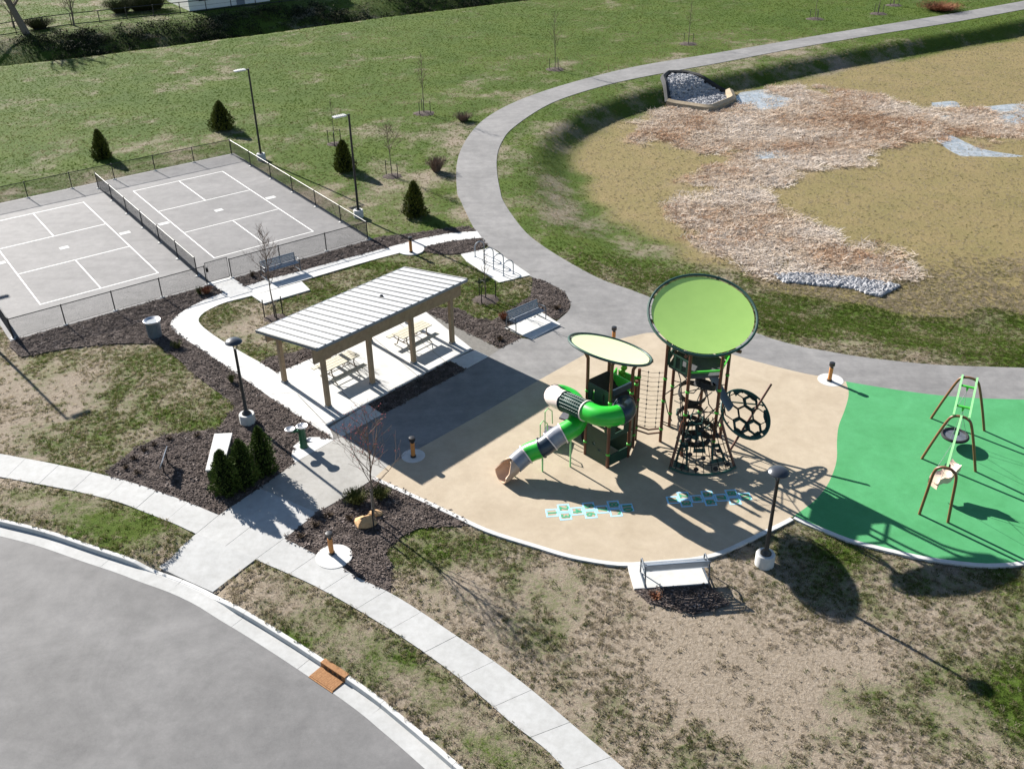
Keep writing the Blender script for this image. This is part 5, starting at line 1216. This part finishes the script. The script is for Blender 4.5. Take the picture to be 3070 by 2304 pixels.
def house(c, ang, L, Wd, Hh, rh, label):
    t = thing('house', label, 'house', (*c, 0), ang, 'houses beyond the ditch')
    mb = MB(); mb.box((0, 0, Hh/2), (L, Wd, Hh)); wall = mb.build('wall', mSide, t, local=True)
    mb = MB(); e = .5; mb.add([(-L/2-e, -Wd/2-e, Hh-.1), (L/2+e, -Wd/2-e, Hh-.1), (L/2+e, Wd/2+e, Hh-.1), (-L/2-e, Wd/2+e, Hh-.1), (-L/2-e, 0, Hh+rh), (L/2+e, 0, Hh+rh)], [(0, 1, 5, 4), (2, 3, 4, 5), (0, 4, 3), (1, 2, 5), (3, 2, 1, 0)]); mb.build('roof', mShing, t, local=True)
    for x in (-L*.32, -L*.05, L*.3):
        mb = MB(); mb.box((x, -Wd/2-.02, 1.55), (1.3, .08, 1.4)); w = mb.build('window', mWhite, t, local=True)
        mb = MB(); mb.box((x, -Wd/2-.055, 1.55), (1.1, .03, 1.2)); mb.build('pane', mGlass, w, local=True)
    mb = MB(); mb.box((L*.13, -Wd/2-.03, 1.05), (1., .08, 2.1)); mb.build('door', mRoofEdge, t, local=True)
fdir = fr_[-1]-fr_[0]; fang = math.atan2(fdir[1], fdir[0]); fn = np.array([-math.sin(fang), math.cos(fang)])
h1 = P(505, 16)[:2]+fn*5.0; house(h1, fang, 10, 8, 5.2, 2.2, 'white sided house beyond the fence with its base at the picture edge')
h2 = P(640, 14)[:2]+fn*14; house(h2, fang, 9, 9, 5.0, 2.4, 'white sided house behind the ditch, just past the first house')
for k, (p, r, h) in enumerate((((262, 27), 2.2, 1.6), ((305, 22), 2.6, 1.7), ((335, 20), 2.0, 1.9), ((85, 62), 1.8, 1.2))):
    q = P(*p); twig_plant((q[0], q[1], GZ(q[0], q[1])), r, h, ('dark thicket at the fence on the leaning tree side of the clump', 'broad dark thicket in the middle of the fence clump', 'tall dark thicket at the house side of the fence clump', 'low dark thicket at the foot of the large leaning tree')[k], mBrush, 60+k, 'bramble_thicket', 'thicket', 1300, 'thickets along the far fence')
# ------------------------------------------------------------------ scattered ground cover (instances on points)
def scatter(name, pts, zs, tint, scale, protos, label, cat, seed=0):
    n = len(pts); me = bpy.data.meshes.new(name); me.vertices.add(n); me.vertices.foreach_set('co', np.c_[pts, zs].astype(np.float32).ravel())
    a = me.attributes.new('tint', 'FLOAT', 'POINT'); a.data.foreach_set('value', np.asarray(tint, np.float32))
    a = me.attributes.new('size', 'FLOAT', 'POINT'); a.data.foreach_set('value', np.asarray(scale, np.float32))
    a = me.attributes.new('turn', 'FLOAT_VECTOR', 'POINT'); r = np.random.default_rng(seed); tv = np.c_[r.normal(0, .12, n), r.normal(0, .12, n), r.random(n)*6.283]; a.data.foreach_set('vector', tv.astype(np.float32).ravel())
    o = bpy.data.objects.new(name, me); COL.objects.link(o); tag(o, label, cat, kind='stuff')
    ng = bpy.data.node_groups.new(name, 'GeometryNodeTree')
    ng.interface.new_socket('Geometry', in_out='INPUT', socket_type='NodeSocketGeometry'); ng.interface.new_socket('Geometry', in_out='OUTPUT', socket_type='NodeSocketGeometry')
    N = ng.nodes; Lk = ng.links.new; gi, go = N.new('NodeGroupInput'), N.new('NodeGroupOutput')
    join = N.new('GeometryNodeGeometryToInstance')
    for po in protos:
        oi = N.new('GeometryNodeObjectInfo'); oi.inputs['Object'].default_value = po; oi.inputs['As Instance'].default_value = True; Lk(oi.outputs['Geometry'], join.inputs[0])
    ip = N.new('GeometryNodeInstanceOnPoints'); ip.inputs['Pick Instance'].default_value = True
    j2 = N.new('GeometryNodeJoinGeometry')
    for nd in [x for x in N if x.bl_idname == 'GeometryNodeObjectInfo']: Lk(nd.outputs['Geometry'], j2.inputs[0])
    N.remove(join); Lk(j2.outputs[0], ip.inputs['Instance'])
    Lk(gi.outputs[0], ip.inputs['Points'])
    def na(nm, typ):
        x = N.new('GeometryNodeInputNamedAttribute'); x.data_type = typ; x.inputs['Name'].default_value = nm; return x.outputs[0]
    Lk(na('size', 'FLOAT'), ip.inputs['Scale'])
    er = N.new('FunctionNodeEulerToRotation'); Lk(na('turn', 'FLOAT_VECTOR'), er.inputs[0]); Lk(er.outputs[0], ip.inputs['Rotation'])
    rv = N.new('FunctionNodeRandomValue'); rv.data_type = 'INT'; rv.inputs[4].default_value = 0; rv.inputs[5].default_value = len(protos)-1; Lk(rv.outputs[2], ip.inputs['Instance Index'])
    Lk(ip.outputs[0], go.inputs[0])
    md = o.modifiers.new('scatter', 'NODES'); md.node_group = ng
    return o
def proto(name, mb, mat):
    me = bpy.data.meshes.new(name); me.from_pydata(mb.v, [], mb.f); me.materials.append(mat); return bpy.data.objects.new(name, me)
mGrassI = tint_mat('grass_blades', [(0., (.38, .325, .255)), (.3, (.24, .20, .13)), (.52, (.10, .105, .034)), (.75, (.056, .086, .013)), (1., (.050, .092, .011))], trans=.5)
def tuft(seed, n, r, h, w):
    rnd = random.Random(seed); mb = MB()
    for k in range(n):
        a = rnd.uniform(0, 6.28); e = r*math.sqrt(rnd.random()); x, y = e*math.cos(a), e*math.sin(a); b = rnd.uniform(0, 6.28); L = h*rnd.uniform(.5, 1.1); c = rnd.uniform(0, 6.28); ln = L*rnd.uniform(.3, 1.1); ww = w*rnd.uniform(.7, 1.3)
        mb.add([(x-ww*math.cos(b), y-ww*math.sin(b), -.01), (x+ww*math.cos(b), y+ww*math.sin(b), -.01), (x+ln*math.cos(c), y+ln*math.sin(c), L)], [(0, 1, 2)])
    return mb
pg = [proto('tuft', tuft(k, 16, .07, .055, .011), mGrassI) for k in range(4)]
hard = [trail_poly, tan_poly, green_poly, path_poly, slab_poly, court_poly, bike_pad, benchA_pad, benchB_pad, benchC_pad, fount_pad, gate_walk, apron_poly, np.vstack([wo, wi[:iw+1][::-1]]), np.vstack([wu, wi[iw:][::-1]]), np.vstack([sF, sN[::-1]]), street_side]+list(beds.values())
def rand_in(x0, x1, y0, y1, n): return np.c_[x0+(x1-x0)*rng.random(n), y0+(y1-y0)*rng.random(n)]
def visible(p, m=60):
    d = np.c_[p, np.zeros(len(p))]-np.array([0, 0, CAMH]); z = d@cf; u = (W/2+FOC*(d@cx_)/z)/KV; v = (H/2-FOC*(d@cu)/z)/KV
    return (u > -m*2) & (u < 2212+m*2) & (v > -m) & (v < 1660+m*2)
def keep(p, polys): 
    k = visible(p)
    for q in polys: k &= ~inside(p, q)
    return p[k]
# near lawn
near = keep(rand_in(-30, 30, 15, 52, 230000), hard)
vg = np.vstack([rand_in(vp.min(0)[0], vp.max(0)[0], vp.min(0)[1], vp.max(0)[1], 26000) for vp in (vp1, vp2)]); vg = vg[visible(vg) & (inside(vg, vp1) | inside(vg, vp2))]
near_g = green(near); nb_ = basinmask(near)
bare = sst((vn(near[:, 0], near[:, 1], .55, 21)+.35*vn(near[:, 0], near[:, 1], 1.7, 22)-.72)/.16)*(near_g < .5)
k = rng.random(len(near)) < np.clip(.34+.8*near_g, .2, 1)*(1-.85*bare); near, near_g = near[k], near_g[k]
edge = 48+4.*rng.random(len(near)); kk = near[:, 1] < edge; near, near_g = near[kk], near_g[kk]; nb_ = basinmask(near)
tv = np.clip(near_g*.85+rng.normal(0, .22, len(near)), 0, 1); tv = np.where(nb_ > .5, np.clip(.22+.18*rng.normal(0, 1, len(near)), 0, .52), tv)
scatter('lawn_grass', near, height(near), tv, rng.uniform(.7, 1.35, len(near)), pg, 'short patchy dormant and green lawn grass around the paths', 'grass', 1)
gv = green(vg); scatter('verge_grass', vg, np.full(len(vg), .015), np.clip(gv*.85+rng.normal(0, .22, len(vg)), 0, 1), rng.uniform(.7, 1.3, len(vg)), pg, 'short patchy grass on the verge between kerb and sidewalk', 'grass', 2)
# field and basin grass
far = keep(rand_in(-62, 68, 45, 135, 200000), [trail_poly, court_poly, rp1, rp2, path_poly, slab_poly]+list(beds.values())+[np.vstack([wo, wi[:iw+1][::-1]]), np.vstack([wu, wi[iw:][::-1]]), bike_pad])
far = far[far[:, 1] > 48+4.*rng.random(len(far))]
bm = basinmask(far); fg = green(far); tvf = np.where(bm > .5, np.clip(.22+.18*rng.normal(0, 1, len(far)), 0, .52), np.clip(fg*.80+.34*(vn(far[:, 0]*.6+far[:, 1]*.2, far[:, 1]*1.6, .11, 12)-.5)+.2*(vn(far[:, 0], far[:, 1], .05, 13)-.5)+rng.normal(0, .12, len(far)), 0, 1))
kk = rng.random(len(far)) < np.where(bm > .5, .75, 1); far, tvf = far[kk], tvf[kk]
scatter('field_grass', far, height(far), tvf, rng.uniform(.55, 1.1, len(far)), pg, 'green field grass and dry basin grass beyond the trail', 'grass', 3)
# dead reeds in the basin
mReed = tint_mat('reed_blades', [(0., (.17, .105, .065)), (.28, (.46, .29, .18)), (.5, (.54, .44, .34)), (1., (.64, .57, .50))], trans=.3)
def reedt(seed):
    rnd = random.Random(seed); mb = MB()
    for k in range(20):
        x, y = rnd.uniform(-.4, .4), rnd.uniform(-.4, .4); c = rnd.uniform(0, 6.28); L = rnd.uniform(.18, .5); ww = rnd.uniform(.012, .026); z0 = rnd.uniform(0, .05); z1 = z0+rnd.uniform(0, .15)
        dx, dy = math.cos(c), math.sin(c); mb.add([(x-ww*dy, y+ww*dx, z0), (x+ww*dy, y-ww*dx, z0), (x+L*dx+ww*dy*.5, y+L*dy-ww*dx*.5, z1), (x+L*dx-ww*dy*.5, y+L*dy+ww*dx*.5, z1+.01)], [(0, 1, 2, 3)])
    return mb
pr_ = [proto('reed', reedt(k), mReed) for k in range(5)]
rd = rand_in(-2, 66, 42, 100, 60000); rm = reedmask(rd)*(basinmask(rd) > .3); rd = rd[(rm > .12+.8*rng.random(len(rd))) & visible(rd)]
rd = rd[~inside(rd, rp1) & ~inside(rd, rp2)]
for q in pools: c_ = q.mean(0); rd = rd[~inside(rd, c_+(q-c_)*.9) | (rng.random(len(rd)) < .12)]
scatter('dead_reeds', rd, height(rd), np.clip(.25+.75*vn(rd[:, 0], rd[:, 1], .3, 5)+rng.normal(0, .2, len(rd)), 0, 1), rng.uniform(.6, 1.2, len(rd)), pr_, 'flattened tan and orange dead reeds in the basin', 'reeds', 4)
# mulch chips
mChip = tint_mat('mulch_chips', [(0., (.035, .027, .024)), (.45, (.105, .083, .073)), (.85, (.19, .155, .138)), (1., (.32, .27, .245))], .95)
def chipt(seed):
    rnd = random.Random(seed); mb = MB()
    for k in range(9):
        c = (rnd.uniform(-.11, .11), rnd.uniform(-.11, .11), rnd.uniform(.004, .035)); a = rnd.uniform(0, 6.28); e = rnd.uniform(-.4, .4)
        d = np.array([math.cos(a), math.sin(a), e]); d /= np.linalg.norm(d); s_ = np.array([-math.sin(a), math.cos(a), 0])
        mb.box(c, (rnd.uniform(.04, .10), rnd.uniform(.012, .03), .010), (d, s_, np.cross(d, s_)))
    return mb
pc = [proto('chip', chipt(k), mChip) for k in range(4)]
ch = []
for q in beds.values():
    lo, hi = q.min(0), q.max(0); n = int(55*(hi-lo).prod()); p = lo+(hi-lo)*rng.random((n, 2)); ch.append(p[inside(p, q)])
ch = np.vstack(ch); ch = ch[visible(ch)]
for q in (benchB_pad, benchA_pad, benchC_pad, fount_pad, slab_poly, path_poly, gate_walk, trail_poly, court_poly, np.vstack([wo, wi[:iw+1][::-1]]), np.vstack([wu, wi[iw:][::-1]]), np.vstack([sF, sN[::-1]])): ch = ch[~inside(ch, q)]
for (a, b), r in (((893, 986), .5), ((722, 1203), .66), ((888, 540), .8)): ch = ch[np.linalg.norm(ch-P(a, b)[:2], axis=1) > r]
scatter('mulch_chips', ch, np.full(len(ch), .017), np.clip(rng.beta(1.6, 2.2, len(ch)), 0, 1), rng.uniform(.7, 1.25, len(ch)), pc, 'dark shredded wood mulch chips in the planting beds', 'mulch', 5)
# ditch brambles
def brt(seed):
    rnd = random.Random(seed); mb = MB()
    for k in range(70):
        a = rnd.uniform(0, 6.28); b = math.acos(rnd.random()); r = .75*rnd.random()**.4; c = np.array([r*math.sin(b)*math.cos(a), r*math.sin(b)*math.sin(a), r*math.cos(b)*.8]); s = rnd.uniform(.05, .13)
        v = [c+np.array([rnd.uniform(-s, s) for _ in range(3)]) for _ in range(3)]; mb.add(v, [(0, 1, 2)])
    return mb
mBr = tint_mat('shaded_bramble_leaves', [(0., (.007, .011, .007)), (.5, (.022, .027, .013)), (.85, (.065, .062, .028)), (1., (.16, .13, .07))], .95)  # leaf colours darkened to carry the shade of the ditch
pb_ = [proto('bramble', brt(k), mBr) for k in range(5)]
dl = resample(ditch, 1.); tdir = np.gradient(dl, axis=0); tdir /= np.linalg.norm(tdir, axis=1)[:, None]; nd_ = np.stack([-tdir[:, 1], tdir[:, 0]], 1)
ix = rng.integers(0, len(dl), 14000); off_ = 1.6+11.5*rng.random(14000)**1.3
dp = dl[ix]+nd_[ix]*off_[:, None]+rng.normal(0, .4, (14000, 2)); dp = dp[visible(dp, 120)]
m_ = vn(dp[:, 0], dp[:, 1], .22, 3); dp = dp[rng.random(len(dp)) < np.clip(m_*1.5-.15, .05, 1)]
scatter('ditch_brambles', dp, height(dp)-.1, np.clip(rng.beta(1.4, 2.4, len(dp)), 0, 1), rng.uniform(.5, 1.25, len(dp)), pb_, 'tangled brambles covering the ditch bank, its shade in their colour', 'brambles', 6)
